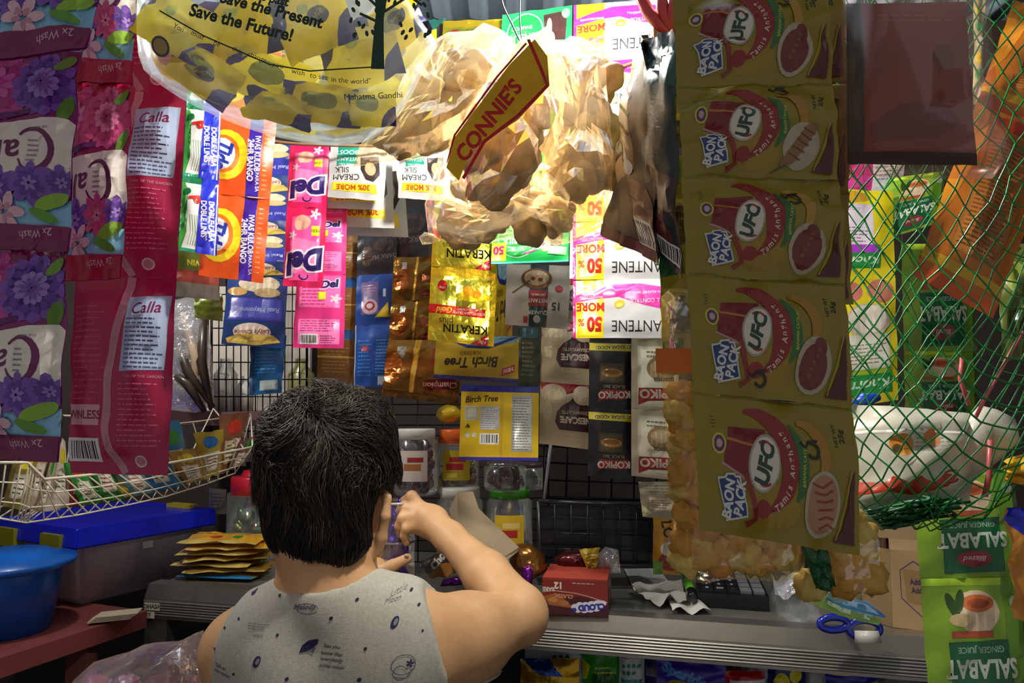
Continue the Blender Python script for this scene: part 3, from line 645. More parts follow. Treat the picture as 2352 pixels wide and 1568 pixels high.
blob('bag_neck', [(2200, 985), (2250, 930), (2290, 940), (2330, 960), (2332, 1010), (2290, 1060), (2230, 1110), (2190, 1080)], .80, .02, FW, rings=5, amp=.5, parent=wbx, seed=4)
MB().tube([P(2350, 760, .77), P(2310, 830, .78), P(2270, 900, .78), P(2240, 960, .78)], .0022, M('#d06068', 'plastic')).tube([P(2210, 820, .78), P(2205, 870, .78), P(2225, 930, .78)], .0022, M('#d06068', 'plastic')).tube([P(2275, 1010, .77), P(2272, 1090, .77), P(2262, 1140, .77)], .0028, M('#d06068', 'plastic')).build('striped_string', wbx, True)
tag(MB().tube([P(1960, 930, .9), P(1985, 918, .9), P(2020, 912, .9)], [.006, .009, .004], M('#1544c8', 'plastic'), 8).build('plastic_scoop', smooth=True), 'small blue plastic piece above the white bag in the net', 'plastic piece')
bh = D(120, 220, '#5a5a30'); bh.e(60, 80, 44, 50, '#6a4a40')
orr = D(240, 560, '#c8701c'); orr.p([(0, 0), (60, 0), (30, 300), (0, 400)], '#d88a20'); orr.r(60, 60, 200, 440, '#a8682c'); orr.lines(72, 80, 190, 420, 26, '#7c4418', 4, .4); orr.r(0, 470, 240, 500, '#d8a820'); orr.e(120, 30, 60, 20, '#c03a1c'); orr.r(0, 520, 240, 560, '#d85a18')
strip('noodle_pack_strip', 'orange noodle packs tilted inside the green net', 'sachet strip', [(2330, 0, .84), (2520, 60, .84), (2280, 732, .84), (2096, 630, .84)], [orr, orr], T=.01, cuts=[0, .38, 1], seed=111, wr=2)
gp = D(50, 200, '#5f6b28'); gp.e(24, 60, 16, 30, '#8a9a3a'); gp.e(26, 140, 14, 26, '#3a4a1c')
pack('leafy_pack', [(2290, 560, .96), (2360, 560, .96), (2370, 820, .96), (2300, 830, .96)], gp, seed=4, wr=3, tag_=('dim olive pack deep behind the net at the right edge', 'pack'))
# ================================================================ MIDDLE ROW, lit by the bulb
def Q(tl, tr, br, bl, Y, Y2=None):
    Y2 = Y if Y2 is None else Y2
    return [(tl[0], tl[1], Y), (tr[0], tr[1], Y2), (br[0], br[1], Y2), (bl[0], bl[1], Y)]
# green and white detergent strip, with the blue band
ar = D(92, 175, '#e6ece8'); ar.p([(0, 0), (14, 30), (8, 90), (16, 130), (4, 175), (0, 175)], '#3a9a3c'); ar.r(0, 0, 60, 16, '#0f7a4a'); ar.r(0, 168, 60, 175, '#1c9a7a')
for k in range(5): ar.ln([(22+k*6, 90), (26+k*6, 130), (20+k*6, 160)], 2, '#9ab8a0')
ar.p([(50, 0), (92, 0), (92, 175), (40, 175), (44, 80)], '#1c2cc4'); ar.ln([(90, 10), (86, 175)], 3, '#e6ece8')
ar.t('DOBLE LABA', 76, 100, 14, '#f0f0f4', -88, .035, 0, .82); ar.t('DOBLE LINIS*', 57, 100, 14, '#f0f0f4', -88, .035, 0, .78)
ar.t('P', 33, 55, 26, '#d82a20', -80, .05); ar.t('e', 14, 36, 22, '#0f7a4a', -80, .05)
strip('detergent_strip', 'strip of white and green detergent sachets with blue band reading DOBLE LABA', 'sachet strip', Q((438, 70), (512, 80), (498, 588), (410, 574), .98, 1.0), [ar, ar, ar], T=.006, cuts=[0, .33, .665, 1], seed=121)
# orange detergent
td = D(150, 185, '#ea5a1c'); td.e(42, 92, 50, 60, '#f4d81c'); td.e(36, 92, 38, 46, '#f07a1c'); td.e(34, 92, 30, 38, '#e8ecf4')
td.t('Tide', 36, 96, 34, '#1c3ab0', -100, .045, .2, .8); td.r(92, 0, 122, 185, '#3a1c9a'); td.t('IWAS KULOB', 114, 84, 13, '#eeeef4', -88, .03, 0, .8); td.t('PARA SA', 117, 150, 8, '#eeeef4', -88, .02)
td.t('24HR BANGO', 99, 100, 14, '#eeeef4', -88, .035, 0, .82); td.lines(128, 20, 140, 170, 14, '#f4a070', 6, .3)
strip('detergent_strip', 'strip of orange detergent sachets with purple band reading 24HR BANGO', 'sachet strip', Q((496, 90), (650, 100), (604, 650), (456, 632), 1.01, 1.03), [td, td, td], T=.007, cuts=[0, .33, .655, 1], seed=125, wr=1.6)
tw2 = D(110, 150, '#5f6a24'); tw2.t('TWIN', 60, 60, 15, '#c8c22c', 182, .03); tw2.r(0, 80, 110, 112, '#8a3a2c'); tw2.r(0, 112, 110, 150, '#6a645a')
pack('twin_sachet', Q((408, 545), (500, 560), (505, 690), (402, 680), 1.14), tw2, T=.005, seed=4, tag_=('dim green and red TWIN sachet below the DOBLE LABA strip', 'sachet'))
gv = D(60, 80, '#8a9a4a'); gv.p([(0, 0), (60, 0), (60, 50), (30, 80), (0, 60)], '#7a8a1c')
pack('wrapper', Q((444, 672), (512, 676), (512, 738), (448, 730), 1.2), gv, T=.004, seed=9, wr=1, curl=0, tag_=('crinkled clear and olive wrapper end hanging under the green detergent strip', 'wrapper'))
# pink fabric softener
dl = D(90, 160, '#d81c5c'); dl.p([(14, 20), (80, 14), (78, 148), (12, 148)], '#ea4a94'); dl.p([(16, 60), (70, 70), (78, 110), (20, 140)], '#f07ab0'); dl.e(38, 32, 18, 16, '#d8a08a'); dl.e(30, 38, 8, 10, '#e8bca4'); dl.e(50, 30, 8, 10, '#e0ac94')
dl.flower(66, 14, 12, ['#f4c8dc', '#fae8f0'], 5, 2); dl.flower(18, 58, 9, ['#f4c8dc', '#fae8f0'], 5, 2); dl.r(60, 38, 78, 58, '#c8d81c'); dl.t('P8.50', 69, 48, 6, '#6a7a1c', 180, .02)
dl.t('Del', 46, 110, 40, '#2a1c6a', 192, .05, .25, 1, '#f4e8f4', .07); dl.arc(46, 138, 9, 7, 20, -200, 2.5, '#2a1c6a')
dl2 = D(90, 160, '#e8388c'); dl2.r(6, 4, 82, 74, '#f06ab0'); dl2.lines(12, 6, 60, 70, 9, '#c83a80', 3, .3); dl2.r(8, 98, 82, 152, '#f078b8'); dl2.lines(12, 100, 78, 126, 5, '#c83a80'); dl2.bars(12, 130, 44, 152); dl2.t('Del', 62, 22, 16, '#2a1c6a', 8, .05, .2, 1, '#f4e8f4', .08); dl2.r(42, 40, 56, 56, '#c8d81c'); dl2.flower(74, 54, 11, ['#f4c8dc', '#fae8f0'], 5, 2); dl2.lines(48, 132, 76, 150, 4, '#a82a6a')
strip('softener_strip', 'strip of bright pink back-facing softener sachets with barcode, behind the front pink strip', 'sachet strip', Q((700, 345), (800, 345), (790, 800), (672, 798), 1.12), [dl2, dl2, dl2], T=.004, cuts=[0, .34, .63, 1], seed=131)
strip('softener_strip', 'strip of pink softener sachets showing baby picture and the word Del', 'sachet strip', Q((666, 334), (756, 334), (742, 662), (650, 656), 1.08), [dl, dl], T=.005, cuts=[0, .44, 1], seed=134)
# cream conditioner sachets
cs = D(120, 120, '#c0c4c4'); cs.p([(16, 4), (60, 4), (60, 44), (16, 50)], '#1c8a74'); cs.t('VITAMIN', 36, 34, 9, '#c8e8e0', 180, .01); cs.t('BOOST', 36, 18, 11, '#c8e8e0', 180, .01); cs.t('HAIR FALL', 36, 46, 5, '#c8e8e0', 180, .01)
cs.p([(66, 30), (104, 26), (108, 66), (96, 82), (80, 78), (68, 56)], '#2c1c18'); cs.e(88, 54, 11, 15, '#c8906c', 15); cs.e(84, 46, 6, 6, '#d8a078')
cs.t('CREAM', 38, 74, 13, '#2a2c30', 181, .0); cs.t('SILK', 28, 58, 12, '#2a2c30', 181, .0); cs.p([(10, 86), (102, 88), (104, 106), (8, 104)], '#f0d020'); cs.t('30% MORE', 54, 96, 11, '#c05018', 181, .04)
pack('conditioner_sachet', Q((770, 350), (900, 350), (906, 524), (766, 520), 1.14), cs, T=.004, seed=141, tag_=('white 30% MORE conditioner sachet, lowest of the pile behind', 'sachet'))
pack('conditioner_sachet', Q((800, 350), (925, 352), (938, 545), (796, 540), 1.17), cs, T=.004, seed=142, tag_=('white conditioner sachet rearmost of the pile, its lower right corner showing', 'sachet'))
pack('conditioner_sachet', Q((756, 350), (886, 350), (880, 482), (752, 478), 1.11), cs, T=.004, seed=143, tag_=('white conditioner sachet between the front one and the lowest one', 'sachet'))
pack('conditioner_sachet', Q((760, 332), (890, 334), (882, 462), (752, 452), 1.085), cs, T=.005, seed=144, tag_=('white and teal conditioner sachet with small face, front of its pile', 'sachet'))
pack('conditioner_sachet', Q((918, 332), (1034, 336), (1034, 462), (914, 454), 1.10), cs, T=.005, seed=145, tag_=('white and teal conditioner sachet partly hidden by the lowest cracker bag', 'sachet'))
# top band of sachets and their lower copies
st = D(60, 70, '#1a5a50'); st.e(30, 40, 18, 14, '#d8c01c'); st.p([(34, 20), (60, 10), (60, 70), (30, 60)], '#2a2420')
pack('conditioner_sachet', Q((975, 46), (1024, 42), (1018, 110), (990, 112), 1.2), st, T=.003, seed=146, tag_=('small dark teal and yellow sachet at the left end of the top row', 'sachet'))
kt = D(150, 165, '#c8aa1c', 'foil'); kt.r(4, 20, 140, 160, '#b0a428'); kt.p([(30, 30), (100, 24), (96, 90), (40, 96)], '#8a8a24'); kt.e(100, 62, 42, 11, '#ecd820'); kt.e(88, 50, 13, 12, '#f0a81c'); kt.e(106, 56, 12, 9, '#e89818'); kt.e(28, 42, 11, 12, '#c82a2c'); kt.t('ONE', 28, 46, 5, '#f0d0c0', 180, .02)
kt.p([(0, 84), (128, 88), (128, 106), (0, 104)], '#c82420'); kt.t('INTENSE BRAZILIAN', 92, 99, 6, '#f0d8c8', 181, .02); kt.t('HAIR TREATMENT', 92, 91, 5, '#f0d8c8', 181, .02); kt.t('Gold', 34, 96, 13, '#f8d840', 184, .03, .3)
kt.t('KERATIN', 84, 134, 18, '#20240c', 181, .02); kt.t('plus', 40, 118, 15, '#4a5418', 181, .0); kt.p([(136, 140), (136, 165), (96, 165)], '#c82c3a'); kt.t('Palm', 124, 158, 7, '#f4d0d0', 190, .01, .3)
for k in range(5): kt.ln([(10+k*26, 148), (20+k*26, 162)], 3, '#e8d858')
strip('keratin_strip', 'gold strip of hair treatment sachets reading KERATIN', 'sachet strip', Q((1018, 48), (1168, 44), (1134, 796), (982, 780), 1.18), [kt]*5, T=.005, cuts=[0, .18, .36, .54, .775, 1], seed=151, wr=1.6)
sk = D(180, 110, '#1fc05a'); sk.e(60, 52, 44, 44, '#18a048'); sk.arc(60, 52, 46, 46, 0, 359, 3, '#9ae8b0', 0, 22); sk.t('SUNSILK', 60, 60, 14, '#e8f8e8', 181, .02); sk.t('SHAMPOO', 52, 40, 8, '#c8f0d0', 181, .01)
sk.p([(106, 14), (168, 10), (164, 74), (112, 74)], '#4a2c28'); sk.e(124, 70, 13, 17, '#e0b490'); sk.e(122, 46, 7, 22, '#d8c890'); sk.p([(134, 74), (176, 78), (174, 96), (130, 92)], '#a0e8a8'); sk.e(164, 16, 11, 11, '#7ae08a'); sk.r(0, 62, 34, 104, '#ecd01c'); sk.t('50', 16, 80, 18, '#c82c80', 181, .05); sk.arc(64, 60, 60, 30, -10, -80, 3, '#e8409a'); sk.r(0, 106, 180, 110, '#5aead0')
strip('shampoo_strip', 'bright green strip of shampoo sachets with a woman, beside the gold strip', 'sachet strip', Q((1154, 34), (1314, 12), (1306, 600), (1128, 606), 1.15), [sk]*5, T=.005, cuts=[0, .2, .42, .62, .815, 1], seed=161)
pn = D(250, 130, '#c8cace'); pn.r(0, 0, 74, 130, '#f0d81c'); pn.r(0, 0, 7, 130, '#d82a90'); pn.p([(7, 36), (90, 12), (160, 10), (250, 24), (250, 74), (170, 58), (110, 40), (60, 44), (7, 52)], '#d82e9a')
pn.r(10, 52, 74, 126, '#f0d81c'); pn.t('MORE', 42, 62, 18, '#d83a1c', 180, .04); pn.t('50', 52, 100, 30, '#d82a20', 180, .055, 0, .85); pn.t('%', 20, 96, 16, '#d82a20', 180, .02); pn.e(112, 56, 13, 9, '#d8b82c', 15); pn.e(112, 58, 8, 4, '#f0e080', 15)
pn.t('PANTENE', 160, 104, 25, '#26262c', 180, .0, 0, .9); pn.t('HAIR FALL CONTROL', 196, 48, 9, '#f0d0e8', 181, .015); pn.t('PROTECTION AGAINST HAIRFALL', 190, 30, 6, '#f0d0e8', 182, .01); pn.t('IRRESISTIBLE BANDS', 44, 40, 4.5, '#f8d0c0', 180, .01)
strip('shampoo_strip', 'white, pink and yellow strip of shampoo sachets reading 50% MORE', 'sachet strip', Q((1318, 12), (1560, -6), (1556, 776), (1316, 776), 1.12, 1.10), [pn]*6, T=.005, cuts=[0, .165, .33, .495, .66, .83, 1], seed=171, wr=.8)
pack('paper_strip', Q((1310, 500), (1316, 500), (1316, 640), (1308, 640), 1.16), D(6, 100, '#dcdcdc'), T=.001, seed=2, nx=2, ny=4, tag_=('thin white edge of a sachet between the green and the white strips', 'sachet'))
# right: seen through the net
kn_ = D(120, 240, '#e4d418'); kn_.r(0, 40, 80, 150, '#dcd0e0'); kn_.lines(6, 100, 74, 146, 5, '#8a7a8a'); kn_.r(0, 150, 90, 172, '#a83ac8'); kn_.r(0, 172, 92, 212, '#1a8a3c'); kn_.t('Knorr', 54, 192, 20, '#d8f0d8', 182, .02, .2); kn_.e(40, 20, 40, 16, '#c89a28'); kn_.lines(0, 44, 60, 60, 3, '#a88ab0')
kn4 = D(120, 290, '#dccc1c'); kn4.e(30, 30, 26, 24, '#c8746a'); kn4.e(90, 30, 26, 28, '#c87a68'); kn4.e(62, 100, 44, 42, '#c8b8a0'); kn4.e(62, 96, 38, 34, '#dcd4c8'); kn4.r(16, 130, 104, 210, '#d4d2c4'); kn4.lines(22, 150, 98, 200, 6, '#8a8a78', 2, .3); kn4.r(10, 210, 108, 222, '#8aa81c'); kn4.r(10, 222, 108, 268, '#1a8a3c'); kn4.t('Knorr', 60, 246, 24, '#e0f0e0', 182, .02, .2)
strip('broth_strip', 'yellow strip of broth sachets with green Knorr band, seen through the net', 'sachet strip', Q((1900, 432), (2050, 440), (2064, 918), (1930, 938), 1.2), [kn_, kn4], T=.006, cuts=[0, .42, 1], seed=181)
S2 = salabat()
pack('ginger_tea_sachet', [(2042, 410, 1.22), (2172, 392, 1.2), (2160, 510, 1.2), (2012, 556, 1.22)], S2, T=.006, seed=183, tag_=('bright lime ginger juice sachet tilted high behind the net', 'sachet'))
strip('ginger_tea_strip', 'dim green ginger juice strip hanging deep behind the net', 'sachet strip', Q((2070, 560), (2236, 560), (2246, 960), (2080, 960), 1.34), [S2, S2], T=.006, cuts=[0, .62, 1], seed=185)
kz = D(40, 400, '#b8b88a'); 
for k in range(6): kz.e(18, 40+k*62, 14, 22, ['#d8c81c', '#3a9a4c', '#d8d8c8'][k % 3])
pack('sweet_strip', Q((2238, 0), (2262, 0), (2256, 240), (2236, 240), 1.0), kz, T=.003, nx=4, tag_=('narrow pale strip of small sweets right of the brown pouch', 'sachet strip'))
kx = D(100, 40, '#e8d81c'); kx.t('Oishi', 50, 20, 18, '#9a3a1c', 6, .03); pack('yellow_sachet', Q((1560, -30), (1660, -30), (1650, 12), (1566, 24), .9), kx, T=.004, seed=3, tag_=('yellow sachet corner at the top behind the red clip', 'sachet'))
pk2 = D(100, 60, '#d8389a'); pk2.r(50, 0, 100, 60, '#dcdce0'); pk2.lines(54, 6, 98, 40, 4, '#9a9a9a')
pack('pink_sachet', Q((1930, 380), (2080, 370), (2070, 436), (1930, 446), 1.3), pk2, T=.004, seed=7, tag_=('pink and white sachet just under the brown pouch behind the net', 'sachet'))
# ================================================================ BACK ROW of sachets
BK = 1.68
lc = D(110, 130, '#163a78'); lc.p([(8, 40), (102, 40), (104, 84), (6, 84)], '#2a2a8c'); lc.e(58, 14, 38, 16, '#c8b89a'); lc.e(74, 30, 24, 9, '#b8a070'); lc.e(20, 30, 18, 8, '#c89a5a'); lc.t('Real Mayonnaise', 56, 62, 9, '#9aa2c8', 182, .02)
lc.e(52, 104, 34, 17, '#d8c8b8'); lc.t("Lady's Choice", 52, 103, 8, '#a83a3c', 184, .01, .2); lc.p([(6, 118), (30, 108), (90, 108), (104, 120), (60, 128), (10, 126)], '#c8aa50')
strip('mayonnaise_strip', 'blue strip of mayonnaise sachets with an oval label, left of the pink strips', 'sachet strip', Q((556, 330), (680, 330), (652, 800), (508, 790), 1.5, 1.52), [lc]*4, T=.006, cuts=[0, .25, .46, .66, 1], seed=201)
lb = D(80, 120, '#125a98'); lb.lines(8, 10, 70, 80, 10, '#3a84b8', 3, .3); lb.r(26, 92, 70, 112, '#a8b8b8'); lb.r(0, 0, 12, 120, '#14406c')
pack('mayonnaise_sachet', Q((576, 770), (658, 770), (646, 902), (572, 908), 1.54), lb, T=.009, seed=205, wr=2, tag_=('blue back-facing sachet hanging at the bottom of the mayonnaise strip', 'sachet'))
cb = D(70, 120, '#8a5a18'); cb.r(0, 0, 70, 22, '#1c5a98'); cb.lines(8, 30, 60, 100, 9, '#b08438'); cb.r(0, 60, 70, 64, '#d8b050')
strip('coffee_strip', 'brown and blue strip of sachets directly right of the pink back-facing strip', 'sachet strip', Q((734, 520), (824, 520), (816, 880), (728, 876), 1.62), [cb]*3, T=.005, seed=211)
dk2 = D(110, 110, '#1f1f24'); dk2.t('DARK MALT', 66, 66, 12, '#5a4a44', 184, .03); dk2.e(74, 34, 28, 20, '#3a2c28'); dk2.e(28, 60, 16, 30, '#3c281c'); dk2.e(74, 34, 18, 10, '#28201f')
mi_ = D(110, 130, '#123c86'); mi_.p([(14, 20), (62, 20), (66, 104), (16, 104)], '#5a4c78'); mi_.e(40, 84, 22, 20, '#b89aa8'); mi_.e(40, 82, 14, 12, '#8a2a3c'); mi_.e(40, 82, 9, 7, '#c8aab0'); mi_.lines(20, 26, 60, 56, 4, '#a87888'); mi_.p([(90, 74), (96, 112), (54, 112)], '#c8a81c'); mi_.r(76, 40, 84, 60, '#a8b8c8')
mb2 = D(110, 130, '#10489a'); mb2.lines(10, 30, 50, 110, 10, '#3a78b8'); mb2.lines(60, 30, 104, 110, 12, '#4a90c0'); mb2.r(18, 44, 40, 56, '#8a2a4c'); mb2.r(66, 108, 92, 126, '#8a98a8'); mb2.ln([(2, 0), (2, 130)], 3, '#a8a8b0')
strip('drink_mix_strip', 'dark and blue strip of powdered drink sachets hanging above the head', 'sachet strip', Q((822, 540), (912, 530), (904, 888), (812, 888), 1.58), [dk2, mi_, mb2], T=.006, cuts=[0, .27, .6, 1], seed=221)
pack('dark_sachet', Q((870, 480), (988, 470), (984, 600), (860, 610), 1.6), dk2, T=.005, seed=224, tag_=('blackish sachet behind the conditioner pile, right of the drink strip top', 'sachet'))
gb = D(120, 150, '#7a5418', 'foil'); gb.r(26, 20, 40, 44, '#a8a098'); gb.e(24, 84, 22, 40, '#a85a1c'); gb.ln([(70, 0), (66, 70), (60, 150)], 6, '#e8b848'); gb.r(84, 60, 110, 90, '#7a3a1c'); gb.p([(84, 118), (120, 110), (120, 130), (84, 136)], '#7a1c1c')
strip('gold_sachet_strip', 'bronze gold foil strip of sachets between the blue strip and the KERATIN strip', 'sachet strip', Q((905, 590), (1000, 590), (1000, 790), (892, 790), 1.56), [gb, gb], T=.007, seed=231, wr=2)
ch = D(170, 140, '#8a5c18', 'foil'); ch.r(24, 16, 44, 44, '#a8a090'); ch.e(18, 70, 22, 40, '#b8641c'); ch.p([(62, 0), (76, 0), (70, 130), (60, 130)], '#e8b040'); ch.p([(92, 92), (160, 84), (162, 108), (92, 116)], '#7c1822'); ch.t('Champion', 127, 100, 13, '#e0c8a8', 185, .02, .1); ch.r(104, 20, 130, 60, '#8a3a1c'); ch.r(0, 124, 170, 140, '#6a4814')
pack('chocolate_pack', Q((892, 780), (1064, 780), (1052, 930), (876, 908), 1.52), ch, T=.012, seed=235, wr=2.5, tag_=('gold foil pack reading Champion, hanging just right of the head top', 'pack'))
bt = D(236, 110, '#b89a1c'); bt.p([(0, 0), (236, 0), (230, 14), (150, 26), (84, 24), (70, 8), (0, 6)], '#5a7a88'); bt.ln([(60, 0), (66, 18), (90, 26), (150, 28), (210, 8), (236, -2)], 7, '#1c2470'); bt.t('Birch Tree', 104, 66, 25, '#2c2410', 183, .03, .25); bt.t('FORTIFIED', 100, 42, 9, '#6a4a18', 183, .01); bt.p([(190, 78), (226, 66), (224, 84), (188, 96)], '#a0283c'); bt.t('NEW', 207, 81, 9, '#e8c8c0', 195, .03); bt.r(0, 100, 236, 110, '#28287c')
pack('milk_pack', [(1002, 772, 1.45), (1192, 772, 1.45), (1190, 880, 1.45), (996, 868, 1.45)], bt, T=.008, seed=241, tag_=('yellow and blue Birch Tree pack hanging front side above the back-facing one', 'pack'))
bg_ = D(50, 130, '#3c4430'); bg_.lines(10, 30, 40, 110, 8, '#6a6a5a'); bg_.r(4, 0, 46, 26, '#1c3c3a')
pack('sachet', Q((1190, 752), (1240, 752), (1238, 890), (1188, 885), 1.5), bg_, T=.004, seed=242, tag_=('narrow grey green back-facing sachet right of the upper Birch Tree pack', 'sachet'))
bb = D(180, 165, '#dcb81c'); bb.r(0, 0, 180, 14, '#2c2c84'); bb.t('Birch Tree', 48, 30, 14, '#2c2410', 3, .02, .25, .9); bb.r(10, 46, 42, 78, '#c8c8b0'); bb.r(12, 48, 40, 76, '#a8a890'); bb.r(46, 46, 90, 98, '#b8b8b8'); bb.lines(48, 48, 88, 96, 10, '#8a8a98', 3, .3); bb.p([(12, 94), (24, 94), (18, 84)], '#28502c'); bb.bars(46, 106, 90, 130, seed=9); bb.r(92, 14, 98, 158, '#c8a818'); bb.r(118, 20, 166, 146, '#a8a8a0'); bb.lines(120, 24, 164, 144, 20, '#74747a', 6, .3); bb.e(18, 110, 6, 6, '#c8c8a0'); bb.e(34, 110, 6, 6, '#c8c8a0'); bb.r(0, 158, 180, 165, '#34289c')
pack('milk_pack', [(1060, 884, 1.47), (1238, 888, 1.47), (1236, 1058, 1.46), (1054, 1056, 1.46)], bb, T=.008, seed=243, tag_=('bright yellow back-facing Birch Tree pack with barcode', 'pack'))
qk = D(140, 130, '#b8aca4'); qk.r(52, 0, 92, 130, '#1c2c34'); qk.e(66, 30, 34, 22, '#7c4a30'); qk.e(66, 28, 27, 16, '#c8a888'); qk.e(58, 30, 5, 4, '#a02c2c'); qk.e(74, 32, 5, 4, '#a02c2c'); qk.r(50, 54, 92, 88, '#8a2428'); qk.t('INSTANT', 71, 76, 8, '#e0c8c0', 181, .03); qk.t('OATMEAL', 71, 64, 5, '#e0c8c0', 181, .02); qk.t('QUAKER', 71, 100, 8, '#c8c8c0', 181, .02); qk.e(70, 114, 8, 8, '#c8c0b8'); qk.t('15', 110, 86, 16, '#2a2428', 181, .03); qk.e(116, 50, 9, 8, '#a02c34'); qk.r(40, 110, 50, 124, '#a8343c'); qk.ln([(52, 34), (14, 62)], 3, '#6a4a38')
pack('oatmeal_sachet', Q((1164, 606), (1312, 610), (1304, 756), (1160, 745), 1.42), qk, T=.007, seed=251, wr=1.5, tag_=('pale oatmeal sachet with red and dark band, under the green shampoo strip', 'sachet'))
pack('oatmeal_sachet', Q((1130, 600), (1180, 604), (1176, 790), (1120, 790), 1.46), bt, T=.004, seed=252, tag_=('yellow, blue and grey sachet edge between KERATIN and the oatmeal sachet', 'sachet'))
ns = D(116, 130, '#b8a888'); ns.p([(40, 60), (52, 46), (70, 36), (78, 26), (90, 36), (116, 42), (116, 96), (46, 96), (36, 80)], '#3c1f24'); ns.t('NESCAFE', 84, 74, 13, '#d8c8b0', 181, .04); ns.t('CREAMYLATTE', 84, 58, 7, '#c0a890', 181, .02); ns.e(18, 60, 10, 22, '#c8b898'); 
ns.p([(0, 0), (116, 0), (116, 8), (92, 4), (60, 22), (30, 4), (4, 20)], '#a01c28'); ns.e(32, 22, 30, 20, '#c8b498'); ns.e(100, 22, 24, 20, '#c8b498'); ns.e(34, 24, 20, 12, '#e0cca8'); ns.lines(50, 100, 100, 118, 2, '#c8b8a0')
n0 = D(116, 130, '#b8a888'); n0.el = [e for e in ns.el]; 
strip('coffee_strip', 'beige and brown strip of creamy latte coffee sachets reading NESCAFE', 'sachet strip', Q((1246, 640), (1356, 640), (1352, 1032), (1238, 1018), 1.5), [ns]*3, T=.007, cuts=[0, .26, .63, 1], seed=261)
kp = D(95, 145, '#14161c'); kp.r(0, 10, 95, 26, '#b8a81c'); kp.t('NO SUGAR ADDED', 56, 18, 7, '#2c2c10', 183, .02); kp.r(22, 52, 76, 92, '#4a3a24'); kp.e(50, 72, 24, 9, '#b8863c'); kp.e(50, 70, 18, 5, '#8a5a24'); kp.t('BLACK 3in1', 56, 100, 7, '#a89868', 182, .01); kp.p([(24, 108), (88, 104), (90, 122), (70, 126), (30, 128), (20, 134)], '#981820'); kp.t('KOPIKO', 56, 117, 14, '#e8dcd0', 184, .04)
strip('coffee_strip', 'black strip of coffee sachets with yellow bands and red KOPIKO badge', 'sachet strip', Q((1356, 640), (1452, 640), (1450, 1102), (1350, 1092), 1.46), [kp]*3, T=.006, cuts=[0, .305, .655, 1], seed=271)
kw = D(95, 145, '#b8ac90'); kw.r(12, 14, 95, 140, '#c8c0a8'); kw.e(60, 60, 30, 26, '#a88a60'); kw.e(60, 56, 22, 14, '#d0b890'); kw.t('Blanca', 64, 84, 12, '#6a5a40', 182, .02); kw.p([(14, 102), (95, 98), (95, 124), (34, 128), (14, 138)], '#98141c'); kw.t('KOPIKO', 62, 112, 18, '#e8dccc', 183, .04); kw.lines(30, 22, 80, 40, 2, '#8a7c68')
strip('coffee_strip', 'cream strip of coffee sachets with red KOPIKO badge beside the black one', 'sachet strip', Q((1450, 640), (1556, 640), (1562, 1104), (1450, 1092), 1.44), [kw]*3, T=.006, cuts=[0, .31, .66, 1], seed=275)
cr = D(80, 80, '#a8a088'); cr.lines(10, 6, 70, 24, 3, '#7a6a58'); cr.r(16, 34, 64, 62, '#b8ac94'); cr.lines(20, 38, 60, 58, 4, '#8a5a48'); cr.p([(0, 50), (20, 70), (0, 80)], '#c8c89a')
pack('coffee_sachet', Q((1466, 1106), (1566, 1106), (1566, 1196), (1476, 1186), 1.5), cr, T=.005, seed=281, wr=2, tag_=('cream back-facing sachet under the cream KOPIKO strip', 'sachet'))
pl2 = D(60, 130, '#b8841c'); pl2.t('LO', 30, 26, 22, '#2a1c10', -80, .03); pl2.e(36, 96, 24, 26, '#8a2418'); pl2.e(30, 70, 16, 16, '#c8c0b8'); pl2.r(0, 100, 20, 130, '#5a8a2c'); pl2.e(42, 44, 12, 14, '#9a8aa0')
pack('snack_pack', Q((1500, 1188), (1566, 1190), (1562, 1320), (1500, 1318), 1.52), pl2, T=.008, seed=283, wr=2, tag_=('orange and yellow snack pack standing left of the long fried snack bag', 'snack pack'))
# rods the back rows hang from
def rod(name, a, b, r, mat, lab): return tag(MB().tube([P(*a), P(*b)], r, mat, 8).build(name, smooth=True), lab, 'rod')
DKM = M('#1c1c20', 'metal'); WHM = M('#c8c4b8', 'plastic')
# ---------------------------------------------------------------- black wire racks
def grid_panel(name, q, nu, nv, r, mat, label, cat='wire grid', fr=None):
    a, b, c, d = [Vector(x) if isinstance(x, Vector) else P(*x) for x in q]; mb = MB()
    for i in range(nu+1):
        t = i/nu; mb.tube([a.lerp(b, t), d.lerp(c, t)], r, mat, 5)
    for j in range(nv+1):
        t = j/nv; mb.tube([a.lerp(d, t)+Vector((0, r*1.6, 0)), b.lerp(c, t)+Vector((0, r*1.6, 0))], r, mat, 5)
    mb.tube([a, b, c, d, a], fr or r*2, mat, 6); return tag(mb.build(name, smooth=True), label, cat)
grid_panel('wire_grid', [(486, 560, 1.84), (706, 560, 1.84), (704, 1030, 1.84), (486, 1030, 1.84)], 13, 12, .0016, DKM, 'black wire grid panel behind the blue mayonnaise strip')
grid_panel('wire_grid', [(900, 905, 1.8), (1260, 905, 1.8), (1260, 1290, 1.8), (900, 1290, 1.8)], 6, 16, .0016, M('#3c443c', 'metal'), 'dark wire grid with close horizontal bars behind the jars')
grid_panel('wire_rack', [(1252, 1022, 1.6), (1560, 1040, 1.6), (1560, 1150, 1.6), (1248, 1142, 1.6)], 6, 3, .002, DKM, 'black plastic mesh rack beneath the coffee strips', 'rack', .004)
grid_panel('wire_rack', [(1236, 1150, 1.58), (1500, 1160, 1.58), (1500, 1300, 1.6), (1240, 1296, 1.6)], 7, 4, .0018, M('#24262c', 'plastic'), 'dark mesh crate standing on the counter behind the red chocolate box', 'crate', .005)
tag(MB().box(P(1240, 1300, 1.62)-Vector((0, 0, 0)), P(1500, 1160, 1.66), M('#14161c', 'plastic'), bevel=.003).build('crate_back'), 'solid dark panel behind the mesh crate', 'panel')
